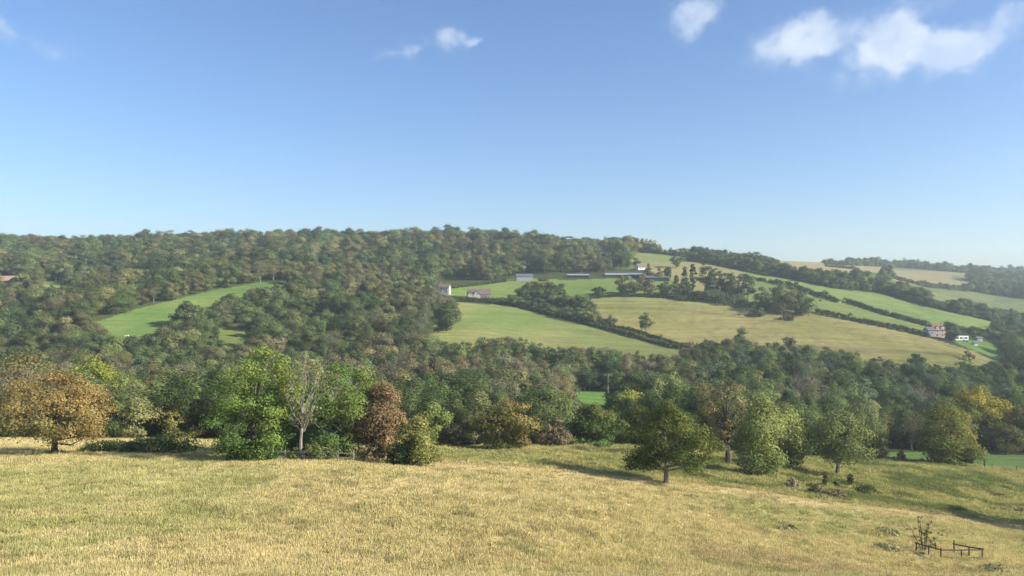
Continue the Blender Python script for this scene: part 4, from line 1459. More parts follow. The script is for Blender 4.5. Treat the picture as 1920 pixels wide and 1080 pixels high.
cedar('flat tiered dark cedar on the skyline with the taller top', 1076, 463, 23, 36, [(-.25, .92, .3), (.1, .74, .7), (.25, .58, .8), (-.2, .5, .6)], 4)
cedar('flat tiered dark cedar on the skyline next to the white house', 1102, 464, 19, 36, [(0, .9, .5), (0, .66, 1.0), (.1, .45, 1.0)], 5)
# ------------------------------------------------------------------ hedges
def hedge(label, line, h, w, A=(.06, .09, .036), B=(.12, .145, .052), ymin=340, seed=1, ls=None, name='hedge', gaps=()):
    rng = np.random.default_rng(seed)
    pts = [P(px, r, ymin) for px, r in line]
    C, R = [], []
    for a, b in zip(pts[:-1], pts[1:]):
        n = max(2, int((b - a).length / (w * .55)))
        for k in range(n):
            q = a.lerp(b, k / n)
            hh = h * (.45 + 1.0 * float(vnoise(q.x / 8 + seed, q.y / 8)) + (.9 if rng.random() < .035 else 0))
            for z in (.3, .72):
                x, y = q.x + rng.normal() * w * .15, q.y + rng.normal() * w * .15
                C.append((x, y, float(gz(x, y)) + hh * z))
                R.append(w * .5 * rng.uniform(.8, 1.25))
    C = np.array(C)
    o0 = C.mean(0)
    ls = ls or max(.35, pts[0].y / FOC * 1.6)
    per = max(10, int(3.2 * w * w / (ls * ls)))
    rng2 = np.random.default_rng(seed + 50)
    # outward normals are local to each clump, not to the middle of the whole hedge
    V, F, col = leaf_cloud(C - o0, R, per, ls, rng2, .9)
    o = link(name, mesh_np(name, V, F, leaf_mat('hedge_leaves', A, B), False, col), loc=o0)
    tag(o, label, 'hedge', 'field hedges on the far slope')
    return o


hedge('long diagonal hedge between the green hillside pasture and the straw field', [(862, 566), (905, 567), (960, 574), (1010, 586), (1080, 603), (1140, 620), (1200, 636), (1255, 651), (1310, 660)], 2.0, 2.4, seed=2)
hedge('lighter second hedge running beside the long diagonal hedge', [(1130, 612), (1180, 622), (1230, 636), (1275, 648), (1300, 652)], 1.8, 2.0, seed=3, A=(.09, .12, .045))
hedge('short stretch of dark hedge at the top of the narrow green strip', [(1395, 519), (1415, 524), (1436, 529)], 2.2, 2.4, seed=4)
hedge('dark hedge between the clump and the small gateway gap', [(1443, 530), (1470, 536), (1510, 548), (1545, 560), (1574, 569)], 3.0, 3.4, seed=5, A=(.045, .07, .03), B=(.085, .11, .042))
hedge('dark hedge running from the gateway gap down to the salmon house', [(1586, 567), (1620, 577), (1660, 591), (1700, 601), (1745, 614)], 2.8, 3.0, seed=6, A=(.045, .07, .03), B=(.085, .11, .042))
hedge('dark hedge along the upper edge of the straw field', [(1530, 587), (1570, 596), (1640, 610), (1690, 620), (1745, 634)], 2.6, 2.8, seed=7, A=(.045, .07, .03), B=(.085, .11, .042))
hedge('clipped hedge climbing behind the cream farmhouse', [(846, 541), (880, 537), (920, 533), (950, 528)], 2.4, 2.4, seed=8, A=(.085, .115, .055), B=(.14, .165, .07))
hedge('low garden hedge below the two farmhouses', [(832, 562), (870, 563), (910, 565), (960, 566)], 2.2, 2.4, seed=9)
hedge('thin hilltop hedge below the poplars', [(1180, 470), (1220, 474), (1260, 479), (1310, 486)], 1.6, 2.0, seed=10, ymin=600)
hedge('dark hedge line across the tan skyline field', [(1548, 500), (1580, 503), (1610, 506)], 2.0, 2.4, seed=11, ymin=800)
hedge('dark hedge and scrub behind the salmon house garden', [(1772, 615), (1800, 622), (1840, 632), (1880, 640)], 4.0, 4.5, seed=12, A=(.045, .07, .034), B=(.085, .11, .045))
hedge('dark hedge along the top edge of the straw field below the willows', [(1110, 558), (1160, 557), (1220, 557), (1280, 561)], 1.5, 1.8, seed=13)
hedge('hedge line crossing the foot of the bright green strip', [(1372, 503), (1400, 510), (1440, 518)], 2.0, 2.2, seed=14)
hedge('dark tangled hedge at the foot of the straw field', [(1306, 655), (1340, 656), (1380, 659), (1430, 660), (1470, 662)], 3.0, 3.4, seed=15, A=(.05, .075, .032), B=(.1, .125, .045))
hedge('scrubby hedge along the wire fence of the valley pasture', [(1640, 858), (1680, 864), (1720, 867), (1752, 870)], .5, .7, seed=16, ymin=120, A=(.14, .12, .06), B=(.24, .19, .09), ls=.25)


# ------------------------------------------------------------------ buildings
def house(name, label, px, row, w, d, eave, ridge, wall, roof, yaw=0.0, ymin=340, windows=(), chimneys=(), gables=(), dormers=(), cat='house', lift=0.0):
    p = P(px, row, ymin)
    p.z += lift
    e = empty(name, p, yaw)
    w2 = w / 2
    mb = MB()
    z0 = -3.0
    mb.quad((-w2, 0, z0), (w2, 0, z0), (w2, 0, eave), (-w2, 0, eave))
    mb.quad((w2, d, z0), (-w2, d, z0), (-w2, d, eave), (w2, d, eave))
    mb.poly([(w2, 0, z0), (w2, d, z0), (w2, d, eave), (w2, d / 2, ridge), (w2, 0, eave)])
    mb.poly([(-w2, d, z0), (-w2, 0, z0), (-w2, 0, eave), (-w2, d / 2, ridge), (-w2, d, eave)])
    mb.build('wall', M[wall], e)
    rb = MB()
    ov, th = .35, .16
    sl = (ridge - eave) / (d / 2)
    for s in (0, 1):
        y0, y1 = (-ov, d / 2) if s == 0 else (d + ov, d / 2)
        za = eave - ov * sl
        a, b, c, q = (-w2 - ov, y0, za), (w2 + ov, y0, za), (w2 + ov, y1, ridge), (-w2 - ov, y1, ridge)
        up = Vector((0, 0, th))
        pts = [Vector(v) for v in (a, b, c, q)]
        tp = [v + up for v in pts]
        rb.quad(*(tp if s == 0 else tp[::-1]))
        rb.quad(*(pts[::-1] if s == 0 else pts))
        for k in range(4):
            rb.quad(pts[k], pts[(k + 1) % 4], tp[(k + 1) % 4], tp[k])
    rf = rb.build('roof', M[roof], e)
    for cx in chimneys:
        c = MB()
        c.box(cx - .45, cx + .45, d / 2 - .35, d / 2 + .35, ridge - .8, ridge + 1.3)
        c.box(cx - .52, cx + .52, d / 2 - .42, d / 2 + .42, ridge + 1.302, ridge + 1.42)
        c.box(cx - .2, cx + .2, d / 2 - .18, d / 2 + .18, ridge + 1.422, ridge + 1.75)
        c.build('chimney', M['brick'], rf)

    def win(x, z, ww, hh, y=-.03):
        f = MB()
        t = .10
        f.box(x - ww / 2 - t, x - ww / 2, y - .05, y + .06, z, z + hh)
        f.box(x + ww / 2, x + ww / 2 + t, y - .05, y + .06, z, z + hh)
        f.box(x - ww / 2 - t, x + ww / 2 + t, y - .05, y + .06, z + hh + .002, z + hh + t)
        f.box(x - ww / 2 - t - .05, x + ww / 2 + t + .05, y - .09, y + .06, z - t, z - .002)
        f.box(x - .03, x + .03, y - .04, y + .04, z + .002, z + hh - .002)
        fo = f.build('window', M['white'], e)
        g = MB()
        g.box(x - ww / 2 + .001, x + ww / 2 - .001, y - .012, y + .028, z + .001, z + hh - .001)
        g.build('pane', M['glass'], fo)
    for (x, z, ww, hh) in windows:
        win(x, z, ww, hh)
    for (x, gw, gh, out) in gables:                     # gabled front wings
        g = MB()
        g.poly([(x - gw / 2, -out, z0), (x + gw / 2, -out, z0), (x + gw / 2, -out, eave), (x, -out, eave + gh), (x - gw / 2, -out, eave)])
        g.quad((x - gw / 2, .2, z0), (x - gw / 2, -out, z0), (x - gw / 2, -out, eave), (x - gw / 2, .2, eave))
        g.quad((x + gw / 2, -out, z0), (x + gw / 2, .2, z0), (x + gw / 2, .2, eave), (x + gw / 2, -out, eave))
        g.build('gable_wing', M['cream' if wall == 'brick' else wall], e)
        r = MB()
        yb = gh / sl
        for s in (-1, 1):
            a = Vector((x + s * (gw / 2 + .3), -out - .25, eave - .3 * gh / (gw / 2)))
            b = Vector((x, -out - .25, eave + gh))
            c = Vector((x, yb, eave + gh))
            q = Vector((x + s * (gw / 2 + .3), .05, eave - .3 * gh / (gw / 2)))
            up = Vector((0, 0, .15))
            r.quad(a + up, b + up, c + up, q + up)
            r.quad(a, q, c, b)
            r.quad(a, b, b + up, a + up)
            r.quad(q, a, a + up, q + up)
        r.build('gable_roof', M[roof], e)
        win(x, eave - .2, min(.9, gw * .3), .9, -out - .03)
    for (x, z, dw, dh) in dormers:
        g = MB()
        yf = (z - eave) / sl * .6
        g.poly([(x - dw / 2, yf, z), (x + dw / 2, yf, z), (x + dw / 2, yf, z + dh * .65), (x, yf, z + dh), (x - dw / 2, yf, z + dh * .65)])
        g.quad((x - dw / 2, yf + 1.6, z), (x - dw / 2, yf, z), (x - dw / 2, yf, z + dh * .65), (x - dw / 2, yf + 1.6, z + dh * .65))
        g.quad((x + dw / 2, yf, z), (x + dw / 2, yf + 1.6, z), (x + dw / 2, yf + 1.6, z + dh * .65), (x + dw / 2, yf, z + dh * .65))
        g.build('dormer', M['white'], rf)
        r = MB()
        for s in (-1, 1):
            a, b = Vector((x + s * (dw / 2 + .15), yf - .15, z + dh * .6)), Vector((x, yf - .15, z + dh + .05))
            c, q = Vector((x, yf + 1.8, z + dh + .05)), Vector((x + s * (dw / 2 + .15), yf + 1.8, z + dh * .6))
            up = Vector((0, 0, .08))
            r.quad(a + up, b + up, c + up, q + up)
            r.quad(a, q, c, b)
            r.quad(a, b, b + up, a + up)
        r.build('dormer_roof', M[roof], rf)
        win(x, z + .1, dw * .5, dh * .45, yf - .03)
    tag(e, label, cat)
    return e


house('farmhouse', 'cream two storey farmhouse half hidden by the wood', 832, 552, 7.2, 6.0, 4.3, 6.6, 'cream', 'tile', -.15, windows=[(-1.9, .9, 1.1, 1.3), (1.9, .9, 1.1, 1.3), (-1.9, 2.8, 1.0, 1.1), (1.9, 2.8, 1.0, 1.1)], chimneys=[-3.0], lift=.6)
house('farmhouse', 'long brick farmhouse with a cream front gable and garden', 898, 561, 15.5, 7, 3.0, 6.6, 'brick', 'tile', .08, windows=[(2.0, .8, 1.2, 1.2), (4.4, .8, 1.2, 1.2), (6.4, .8, 1.0, 1.2)], chimneys=[6.2], gables=[(-1.4, 4.2, 2.6, 1.0), (-5.6, 3.4, 2.0, .8)], lift=.3)
house('stone_barn', 'plain grey barn at the top of the paddock', 984, 526, 13, 7, 3.2, 5.2, 'grey_wall', 'slate', .1, cat='barn', ymin=480)
house('long_barn', 'short pale roofed shed left of the long barn', 1084, 521, 17, 6, 2.0, 3.0, 'shed', 'tin', -.05, cat='barn', ymin=480)
house('long_barn', 'long low dark barn with a pale roof on the far slope', 1170, 520, 30, 9, 1.8, 3.3, 'shed', 'tin', -.04, cat='barn', ymin=480)
house('long_barn', 'dark open fronted barn with a grey roof at the end of the long barn', 1228, 527, 23, 8, 2.8, 4.3, 'shed', 'slate', -.03, cat='barn', ymin=480)
house('cottage', 'small white gabled cottage among garden trees above the long barn', 1203, 506, 7, 5, 2.4, 5.0, 'white', 'tile', .5, windows=[(-1.5, .7, 1, 1), (1.5, .7, 1, 1)], ymin=560)
house('country_house', 'white country house glimpsed on the skyline beside the cedar', 1124, 468, 8, 7, 4.8, 7.0, 'white', 'slate', .3, windows=[(-2.2, .7, .8, 1.3), (2.2, .7, .8, 1.3), (-2.2, 3.0, .8, 1.1), (2.2, 3.0, .8, 1.1)], ymin=780, lift=-2.2)
house('roadside_house', 'house with a pale terracotta roof at the edge of the far wood', 4, 532, 15, 8, 2.2, 5.6, 'brick', 'terracotta', .1, ymin=480, lift=.2)
house('tall_house', 'salmon coloured house with two white dormers beside the straw field', 1763, 633, 6.8, 6.2, 4.6, 7.5, 'salmon', 'tile_red', .12, windows=[(-1.9, .8, 1.3, 1.5), (1.5, .8, 1.1, 1.3), (-1.9, 3.1, 1.0, 1.1), (1.5, 3.1, 1.0, 1.1)], dormers=[(-1.7, 5.0, 1.4, 1.7), (1.6, 5.0, 1.4, 1.7)], chimneys=[2.9])
house('annexe', 'grey blue annexe against the side of the salmon coloured house', 1747, 631, 4.2, 5, 3.4, 5.0, 'grey_wall', 'slate', .12, windows=[(0, 1.0, 1.1, 1.2)], cat='outbuilding', lift=.4)
house('garden_shed', 'small grey shed at the edge of the bright lawn', 1838, 640, 4, 3, 1.9, 2.6, 'grey_wall', 'slate', .2, cat='shed')
house('garden_shed', 'tiny white hut on the bright lawn', 1830, 648, 2.2, 2.0, 1.5, 2.1, 'white', 'slate', .1, cat='shed')
house('white_cottage', 'white cottage at the right end of the village trees', 1916, 648, 8, 6, 3.4, 5.6, 'white', 'slate', -.1, windows=[(-2, 1, 1.1, 1.2), (1.8, 1, 1.1, 1.2)])


def caravan():
    p = P(1804, 640, 340)
    e = empty('static_caravan', p, .1)
    b = MB()
    b.box(-4.2, 4.2, 0, 2.8, .5, 2.75)
    b.build('body', M['white'], e)
    r = MB()
    for k in range(6):
        a0, a1 = math.pi * k / 6, math.pi * (k + 1) / 6
        r.quad((-4.3, 1.4 - 1.5 * math.cos(a0), 2.76 + .35 * math.sin(a0)), (4.3, 1.4 - 1.5 * math.cos(a0), 2.76 + .35 * math.sin(a0)), (4.3, 1.4 - 1.5 * math.cos(a1), 2.76 + .35 * math.sin(a1)), (-4.3, 1.4 - 1.5 * math.cos(a1), 2.76 + .35 * math.sin(a1)))
    for s in (-4.3, 4.3):
        r.poly([(s, 1.4 - 1.5 * math.cos(math.pi * k / 6), 2.76 + .35 * math.sin(math.pi * k / 6)) for k in range(7)])
    r.build('roof', M['white'], e)
    for x, w in ((-3.0, 1.5), (-.6, 1.7), (2.6, 1.6)):
        g = MB()
        g.box(x - w / 2, x + w / 2, -.03, .02, 1.4, 2.3)
        g.build('window', M['glass'], e)
    g = MB()
    g.box(.75, 1.55, -.035, .02, .55, 2.4)
    g.build('door', M['grey_wall'], e)
    g = MB()
    g.box(-4.0, 4.0, .1, 2.7, -.8, .499)
    g.build('skirt', M['shed'], e)
    tag(e, 'white static caravan with dark windows beside the salmon house garden', 'caravan')


caravan()

# ------------------------------------------------------------------ fences, poles, animals
def guard_fence():
    """rail pen round a young tree"""
    e = empty('tree_guard_fence', P(1780, 1046))
    o = Vector(e.location)

    def at(px, row):
        return P(px, row)
    posts = [(1718, 1035, .95), (1741, 1041, .95), (1764, 1047, .98), (1803, 1047.5, .80), (1842, 1048, .95), (1817, 1044, .9), (1789, 1040, 1.3), (1754, 1036, .85)]
    W = []
    for (px, r, h) in posts:
        p = at(px, r)
        m = MB()
        m.tube([p - o + Vector((0, 0, -.4)), p - o + Vector((random.uniform(-.03, .03), random.uniform(-.03, .03), h))], [.07, .055], 7)
        m.build('post', M['timber_dark'], e)
        W.append((p, h))

    def rail(a, b, za, zb, t=.11):
        m = MB()
        pa, pb = W[a][0] - o, W[b][0] - o
        d = (pb - pa).normalized() * .1
        n = Vector((d.y, -d.x, 0)).normalized() * .08
        m.bar(pa - d + n + Vector((0, 0, za)), pb + d + n + Vector((0, 0, zb)), .05, t)
        m.build('rail', M['timber_dark'], e)
    rail(0, 1, .86, .84)
    rail(1, 2, .84, .82)
    rail(2, 4, .80, .82)
    rail(2, 4, .12, .05)
    rail(4, 5, .86, .84)
    rail(5, 6, .84, .92)
    rail(0, 7, .45, .6, .07)
    tag(e, 'dark wooden rail pen guarding a young tree in the meadow', 'fence')


guard_fence()


def sapling():
    p = P(1733, 1034)
    rng = np.random.default_rng(8)
    e = empty('young_tree', p)
    m = MB()
    C, R = [], []
    for k, (tx, tz, bx) in enumerate([(-.9, 3.5, -.15), (-.45, 2.9, -.1), (.35, 2.6, .1), (.85, 2.3, .12), (.1, 2.2, 0), (-1.0, 2.0, -.1), (1.25, 1.35, .15)]):
        a, b = Vector((bx, rng.normal() * .1, -.2)), Vector((tx, rng.normal() * .4, tz))
        mid = a.lerp(b, .5) + Vector((rng.normal() * .08, rng.normal() * .08, .1))
        m.tube([a, mid, b], [.045, .03, .012], 5, False)
        for q in range(5):
            f = rng.uniform(.35, 1)
            c = a.lerp(b, f)
            t = c + Vector((rng.normal() * .35, rng.normal() * .3, rng.uniform(.05, .4)))
            m.tube([c, t], [.014, .006], 3, False)
            C.append(tuple(t))
            R.append(.17)
    m.build('trunk', M['bark'], e)
    ar = leaf_cloud(C, R, 16, .11, rng)
    link('crown', crown_mesh('crown', ar, leaf_mat('young_leaves', (.09, .12, .035), (.16, .18, .06))), e)
    tag(e, 'young many stemmed sapling with sparse leaves inside the rail pen', 'tree')


sapling()


def rail_fence():
    pts = [(500, 862.5), (535, 863), (570, 864), (602, 865), (634, 866), (663, 867)]
    o = P(*pts[0])
    e = empty('rail_fence', o)
    W = [P(*q) for q in pts]
    for k, p in enumerate(W):
        m = MB()
        q = p - o
        h = 1.15 if k < 5 else 1.3
        m.box(q.x - .06, q.x + .06, q.y - .06, q.y + .06, q.z - .4, q.z + h)
        m.build('post', M['timber_grey'], e)
    for a, b in zip(W[:-1], W[1:]):
        for z in (.45, .95):
            m = MB()
            m.bar(a - o + Vector((.07, -.09, z)), b - o + Vector((-.07, -.09, z)), .045, .11)
            m.build('rail', M['timber_grey'], e)
    tag(e, 'weathered post and rail fence along the foot of the copse', 'fence')


rail_fence()


def wire_fence():
    pts = [(1700, 867), (1730, 869), (1760, 871), (1800, 874), (1846, 878), (1860, 879), (1906, 883), (1950, 887)]
    o = P(*pts[0], 130)
    e = empty('wire_fence', o)
    W = [P(*q, 130) for q in pts]
    for k, p in enumerate(W):
        q = p - o
        m = MB()
        big = k == 4
        m.tube([q + Vector((0, 0, -.3)), q + Vector((0, 0, 1.75 if big else 1.05))], [.16 if big else .07, .13 if big else .06], 6)
        m.build('post', M['timber_dark'], e)
    for a, b in zip(W[:-1], W[1:]):
        for z in (.35, .65, .95):
            m = MB()
            m.tube([a - o + Vector((0, -.07, z)), b - o + Vector((0, -.07, z))], [.012, .012], 4)
            m.build('wire', M['wire'], e)
    tag(e, 'wire fence on dark posts along the valley pasture', 'fence')


wire_fence()


def pole(label, px, row, h, ymin, arms=True, mat='timber_grey'):
    p = P(px, row, ymin)
    e = empty('utility_pole', p)
    m = MB()
    m.tube([(0, 0, -.5), (0, 0, h)], [.16, .11], 8)
    m.build('mast', M[mat], e)
    if arms:
        m = MB()
        m.bar((-1.1, 0, h - .4), (1.1, 0, h - .4), .1, .12)
        m.build('cross_arm', M[mat], e)
        for x in (-1.0, 0, 1.0):
            m = MB()
            m.tube([(x, 0, h - .33), (x, 0, h - .08)], [.05, .03], 6)
            m.build('insulator', M['white'], e)
    tag(e, label, 'pole')
    return p + Vector((0, 0, h))


PA = pole('pale utility pole with a cross arm standing before the grey brown wood', 900, 742, 9.5, 200)
PB = pole('utility pole hidden among trees beyond the grass gap', 1140, 752, 9.0, 200)
PC = pole('utility pole among the valley trees beyond the copper tree', 742, 748, 9.0, 200)
pole('plain pale pole beside the clump in the straw field', 1466, 604, 7.0, 340, False)
pole('plain pale pole above the wood beside the cream farmhouse', 809, 545, 13, 480, False)
for k, x in enumerate((-1.0, 0.0, 1.0)):
    for a, b, w in ((PC, PA, 'before the copper tree gap'), (PA, PB, 'towards the grass gap')):
        m = MB()
        o = Vector(a) + Vector((x, 0, 0))
        d = Vector(b) + Vector((x, 0, 0)) - o
        pts = [d * (i / 12) - Vector((0, 0, 4 * .9 * (i / 12) * (1 - i / 12))) for i in range(13)]
        m.tube(pts, [.03] * 13, 4)
        c = m.build('power_cable', M['wire'], None, o)
        tag(c, 'thin %s power cable strung %s' % (['near', 'middle', 'far'][k], w), 'cable', 'cables of the valley power line')


def beast(name, label, px, row, L, mat, ymin, yaw, cat, group):
    p = P(px, row, ymin)
    m = MB()
    s = L
    m.ellipsoid((0, 0, s * .48), (s * .42, s * .17, s * .21), 10, 6)
    m.ellipsoid((s * .52, 0, s * .52), (s * .16, s * .085, s * .10), 8, 5)
    m.tube([(s * .3, 0, s * .52), (s * .46, 0, s * .55)], [s * .13, s * .09], 7)
    for x in (-.28, .26):
        for y in (-.1, .1):
            m.tube([(s * x, s * y, s * .4), (s * x * 1.02, s * y, s * .2), (s * x, s * y, -.03)], [s * .07, s * .04, s * .035], 6)
    m.tube([(-s * .41, 0, s * .55), (-s * .46, 0, s * .25)], [s * .03, s * .015], 5)
    m.ellipsoid((s * .46, s * .1, s * .6), (s * .03, s * .06, s * .025), 6, 4)
    m.ellipsoid((s * .46, -s * .1, s * .6), (s * .03, s * .06, s * .025), 6, 4)
    o = m.build(name, M[mat], None, p, True)
    o.rotation_euler = (0, 0, yaw)
    tag(o, label, cat, group)


beast('cow', 'dark cow grazing beside the clump of trees in the green strip', 1443, 543, 2.2, 'hide', 400, .3, 'cow', 'dark cattle on the far slope')
beast('cow', 'dark cow grazing below the dark hedge near the gateway gap', 1538, 566, 2.3, 'hide', 400, 2.8, 'cow', 'dark cattle on the far slope')
beast('sheep', 'pale sheep standing in the gateway gap of the hedge', 1575, 569, 1.9, 'fleece', 400, .6, 'sheep', 'pale sheep')
for i, (px, r) in enumerate([(234, 633), (240, 632), (257, 634), (268, 633)]):
    beast('sheep', 'pale sheep at the foot of the curving pasture, %s in the line' % ['first', 'second', 'third', 'last'][i], px, r, 1.5, 'fleece', 340, i * 1.3, 'sheep', 'pale sheep')


def bird(label, px, py, Y, span, yaw):
    m = MB()
    m.ellipsoid((0, 0, 0), (.09 * span, .22 * span, .07 * span), 8, 5)
    m.ellipsoid((0, .24 * span, .02 * span), (.05 * span, .07 * span, .045 * span), 7, 4)
    for s in (-1, 1):
        m.poly([(s * .04 * span, .1 * span, .03 * span), (s * .28 * span, .14 * span, .12 * span), (s * .5 * span, .02 * span, .05 * span), (s * .28 * span, -.06 * span, .11 * span), (s * .04 * span, -.1 * span, .03 * span)])
        m.poly([(s * .04 * span, -.1 * span, .01 * span), (s * .28 * span, -.06 * span, .09 * span), (s * .5 * span, .02 * span, .045 * span), (s * .28 * span, .14 * span, .10 * span), (s * .04 * span, .1 * span, .01 * span)])
    m.poly([(-.03 * span, -.2 * span, 0), (.03 * span, -.2 * span, 0), (.08 * span, -.36 * span, .01 * span), (-.08 * span, -.36 * span, .01 * span)])
    o = m.build('bird', M['feather'], None, ((px - CX) / FOC * Y, Y, CAMZ + (CY - py) / FOC * Y))
    o.rotation_euler = (rad(25), rad(10), yaw)
    tag(o, label, 'bird', 'birds in the sky')


bird('dark bird gliding high in the blue over the wooded hill', 713, 297, 300, 1.15, .4)
bird('tiny dark bird low over the hilltop poplars', 1295, 401, 420, .9, 1.0)

# ------------------------------------------------------------------ rough plants of the meadow
PLANTS = [
    ('bracken_clump', 'faded brown bracken clump nearest the rail pen', 1666, 1033, 52, 17, (.29, .27, .13), (.40, .36, .18)),
    ('bracken_clump', 'brown bracken clump just upslope of the rail pen', 1668, 1002, 54, 13, (.29, .27, .13), (.40, .36, .18)),
    ('bracken_clump', 'faded dead bracken at the lower corner of the meadow', 1868, 1074, 64, 20, (.29, .27, .13), (.40, .36, .18)),
    ('bracken_clump', 'small faded bracken clump in the middle of the slope', 1478, 994, 46, 9, (.29, .27, .13), (.40, .36, .18)),
    ('bracken_clump', 'small faded bracken tuft below the oak', 1293, 933, 30, 7, (.29, .27, .13), (.40, .36, .18)),
    ('bracken_clump', 'brown grass heap inside the foot of the rail pen', 1728, 1043, 34, 10, (.29, .27, .13), (.40, .36, .18)),
    ('thistle_bush', 'pale fluffy thistle bush on the bank below the willows', 1486, 920, 28, 22, (.26, .22, .13), (.38, .31, .2)),
    ('thistle_bush', 'brown dock bush on the bank below the sturdy ash', 1536, 930, 40, 22, (.14, .12, .07), (.25, .2, .11)),
    ('thistle_bush', 'grey brown scrub bush beside the dock bush', 1572, 936, 40, 20, (.16, .13, .08), (.26, .2, .12)),
    ('bramble_bush', 'dark green bramble in the rough grass below the sturdy ash', 1626, 928, 54, 18, (.05, .075, .03), (.1, .13, .045)),
    ('dock_stalks', 'tall dark dock stalks standing below the sturdy ash', 1548, 916, 12, 30, (.09, .10, .045), (.15, .14, .06)),
    ('dock_stalks', 'pair of leaning dock stalks beside the ash trunk', 1594, 912, 14, 26, (.09, .10, .045), (.15, .14, .06)),
    ('dock_stalks', 'short dock stalks nearer the willows', 1568, 914, 10, 18, (.09, .10, .045), (.15, .14, .06)),
    ('bracken_clump', 'brown bracken mound at the edge of the rough grass', 1900, 962, 80, 20, (.29, .27, .13), (.40, .36, .18)),
    ('bracken_clump', 'low brown mound in the rough grass behind the shaded hollow', 1880, 934, 40, 9, (.16, .13, .06), (.26, .2, .09)),
    ('thorn_bush', 'tiny reddish thorn bush by the wire fence', 1690, 864, 18, 20, (.2, .14, .08), (.32, .2, .12)),
    ('thorn_bush', 'faded pinkish thorn bush left of the wire fence', 1655, 862, 18, 16, (.2, .14, .09), (.3, .2, .13)),
]
for (nm, lb, px, r, w, h, A, B) in PLANTS:
    h = h * .7 if 'bracken' in nm else h
    bush(nm, lb, px, r, w, h, A, B, cat='plant' if 'bush' not in nm else 'bush', dens=.55, leaf_px=1.5, kind='bush' if 'stalk' not in nm else 'column')


# ------------------------------------------------------------------ grass
def grass_tuft(seed, n, hmin, hmax, spread, wid):
    rng = np.random.default_rng(seed)
    b = rng.normal(size=(n, 2)) * spread * .5
    h = rng.uniform(hmin, hmax, n)
    th = rng.random(n) * 6.283
    ln = rng.normal(size=(n, 2)) * .16 * h[:, None] + b * .06
    V = np.empty((n, 4, 3))
    w = wid * rng.uniform(.6, 1.4, n)
    dx, dy = np.cos(th) * w, np.sin(th) * w
    V[:, 0] = np.stack([b[:, 0] - dx, b[:, 1] - dy, np.full(n, -.05)], -1)
    V[:, 1] = np.stack([b[:, 0] + dx, b[:, 1] + dy, np.full(n, -.05)], -1)
    V[:, 2] = np.stack([b[:, 0] + ln[:, 0] * .5 + dx * .7, b[:, 1] + ln[:, 1] * .5 + dy * .7, h * .62], -1)
    V[:, 3] = np.stack([b[:, 0] + ln[:, 0], b[:, 1] + ln[:, 1], h], -1)
    c = np.ones((n, 4, 4))
    c[..., 0] = rng.uniform(.75, 1.25, n)[:, None]
    c[..., 1] = rng.random(n)[:, None]
    return V.reshape(-1, 3), np.arange(n * 4).reshape(n, 4), c.reshape(-1, 4)


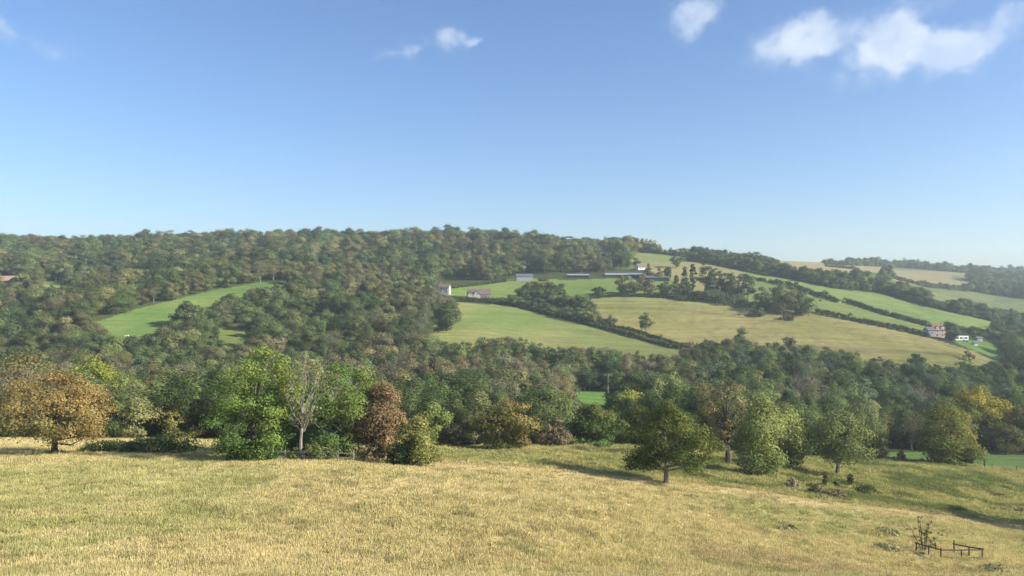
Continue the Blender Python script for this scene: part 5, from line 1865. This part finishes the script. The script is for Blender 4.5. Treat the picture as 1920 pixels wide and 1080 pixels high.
def build_grass():
    rng = np.random.default_rng(77)
    kinds = []
    specs = [(1, 40, .04, .14, .42, .010), (2, 40, .03, .12, .44, .011), (3, 36, .05, .24, .36, .009), (4, 42, .03, .10, .46, .012), (5, 50, .14, .34, .36, .018), (6, 46, .16, .38, .34, .018)]
    for i, sp in enumerate(specs):
        V, F, c = grass_tuft(*sp)
        kinds.append(bpy.data.objects.new('grass_kind_%d' % i, mesh_np('grass_kind', V, F, GRASS, False, c)))
    # points over the meadow, thinner and larger with distance
    n = 140000
    ylo, yhi = 27.0, 166.0
    y = ylo * (yhi / ylo) ** (rng.random(n) ** 1.0)
    u = rng.uniform(-170, 2090, n)
    keep = (y < np.interp(u, *MEADOW_EDGE) + 1.5)
    row = trow(u, y)
    keep &= row < 1190
    y, u = y[keep], u[keep]
    x = (u - CX) / FOC * y
    z = gz(x, y)
    n1, n2, n3 = fbm(x / 9, y / 9, 4), fbm(x / 2.2 + 5, y / 2.2 + 3, 3), fbm(x / 30 + 8, y / 22 + 1, 3)
    col = meadow_colour(x, y, u, n1, n2, n3)
    m = len(x)
    br = rng.uniform(.87, 1.15, m)
    col = col * br[:, None]
    # clumps of greener and of dead brown stems
    g = (fbm(x / 1.7 + 60, y / 1.7 + 20, 2) > .63) & (rng.random(m) < .6)
    col[g] = col[g] * .62 + np.array((.13, .19, .05)) * .38
    b = (fbm(x / 2.4 + 20, y / 2.4 + 70, 2) > .66) & (rng.random(m) < .6)
    col[b] = col[b] * .68 + np.array((.24, .17, .09)) * .32
    beyond = y > ypath(u)
    strip = (np.abs(y - ypath(u) + 3) < 3.5) & (u > 800)
    hs = rng.uniform(.7, 1.25, m)
    hs = np.where(g, hs * 1.25, hs)
    hs = np.where(beyond, hs * 1.35, hs)
    hs = np.where(strip, hs * .55, hs)
    ws = np.sqrt(y / 45.0) * rng.uniform(.85, 1.2, m) * np.where(beyond, 1.2, 1.0)
    scl = np.stack([ws, ws, hs], -1)
    rot = np.stack([rng.normal(size=m) * .08, rng.normal(size=m) * .08, rng.random(m) * 6.283], -1)
    idx = np.where(beyond, rng.integers(4, 6, m), rng.integers(0, 5, m))
    tint = np.concatenate([np.clip(col, .02, .7), np.ones((m, 1))], 1)
    scatter_group('grass', kinds, np.stack([x, y, z], -1), rot, scl, idx, tint, 'tall dry straw coloured grass covering the sloping meadow')
    print('grass tufts', m)


GRASS = leaf_mat('grass_blades', source='INSTANCER', transl=.35)
build_grass()

# ------------------------------------------------------------------ the air
def build_haze():
    m, N, L = new_mat('haze_air')
    v = N.new('ShaderNodeVolumePrincipled')
    v.inputs['Color'].default_value = (.80, .90, 1.0, 1)
    v.inputs['Density'].default_value = HAZE_DENSITY
    v.inputs['Anisotropy'].default_value = .25
    o = N.new('ShaderNodeOutputMaterial')
    L.new(v.outputs[0], o.inputs['Volume'])
    b = MB()
    b.box(-3700, 3700, -300, 2420, -60, 190)
    ob = b.build('haze', m)
    tag(ob, 'thin blue haze of the distance over the whole valley', None, None, 'stuff')


HAZE_DENSITY = 0.00018
build_haze()
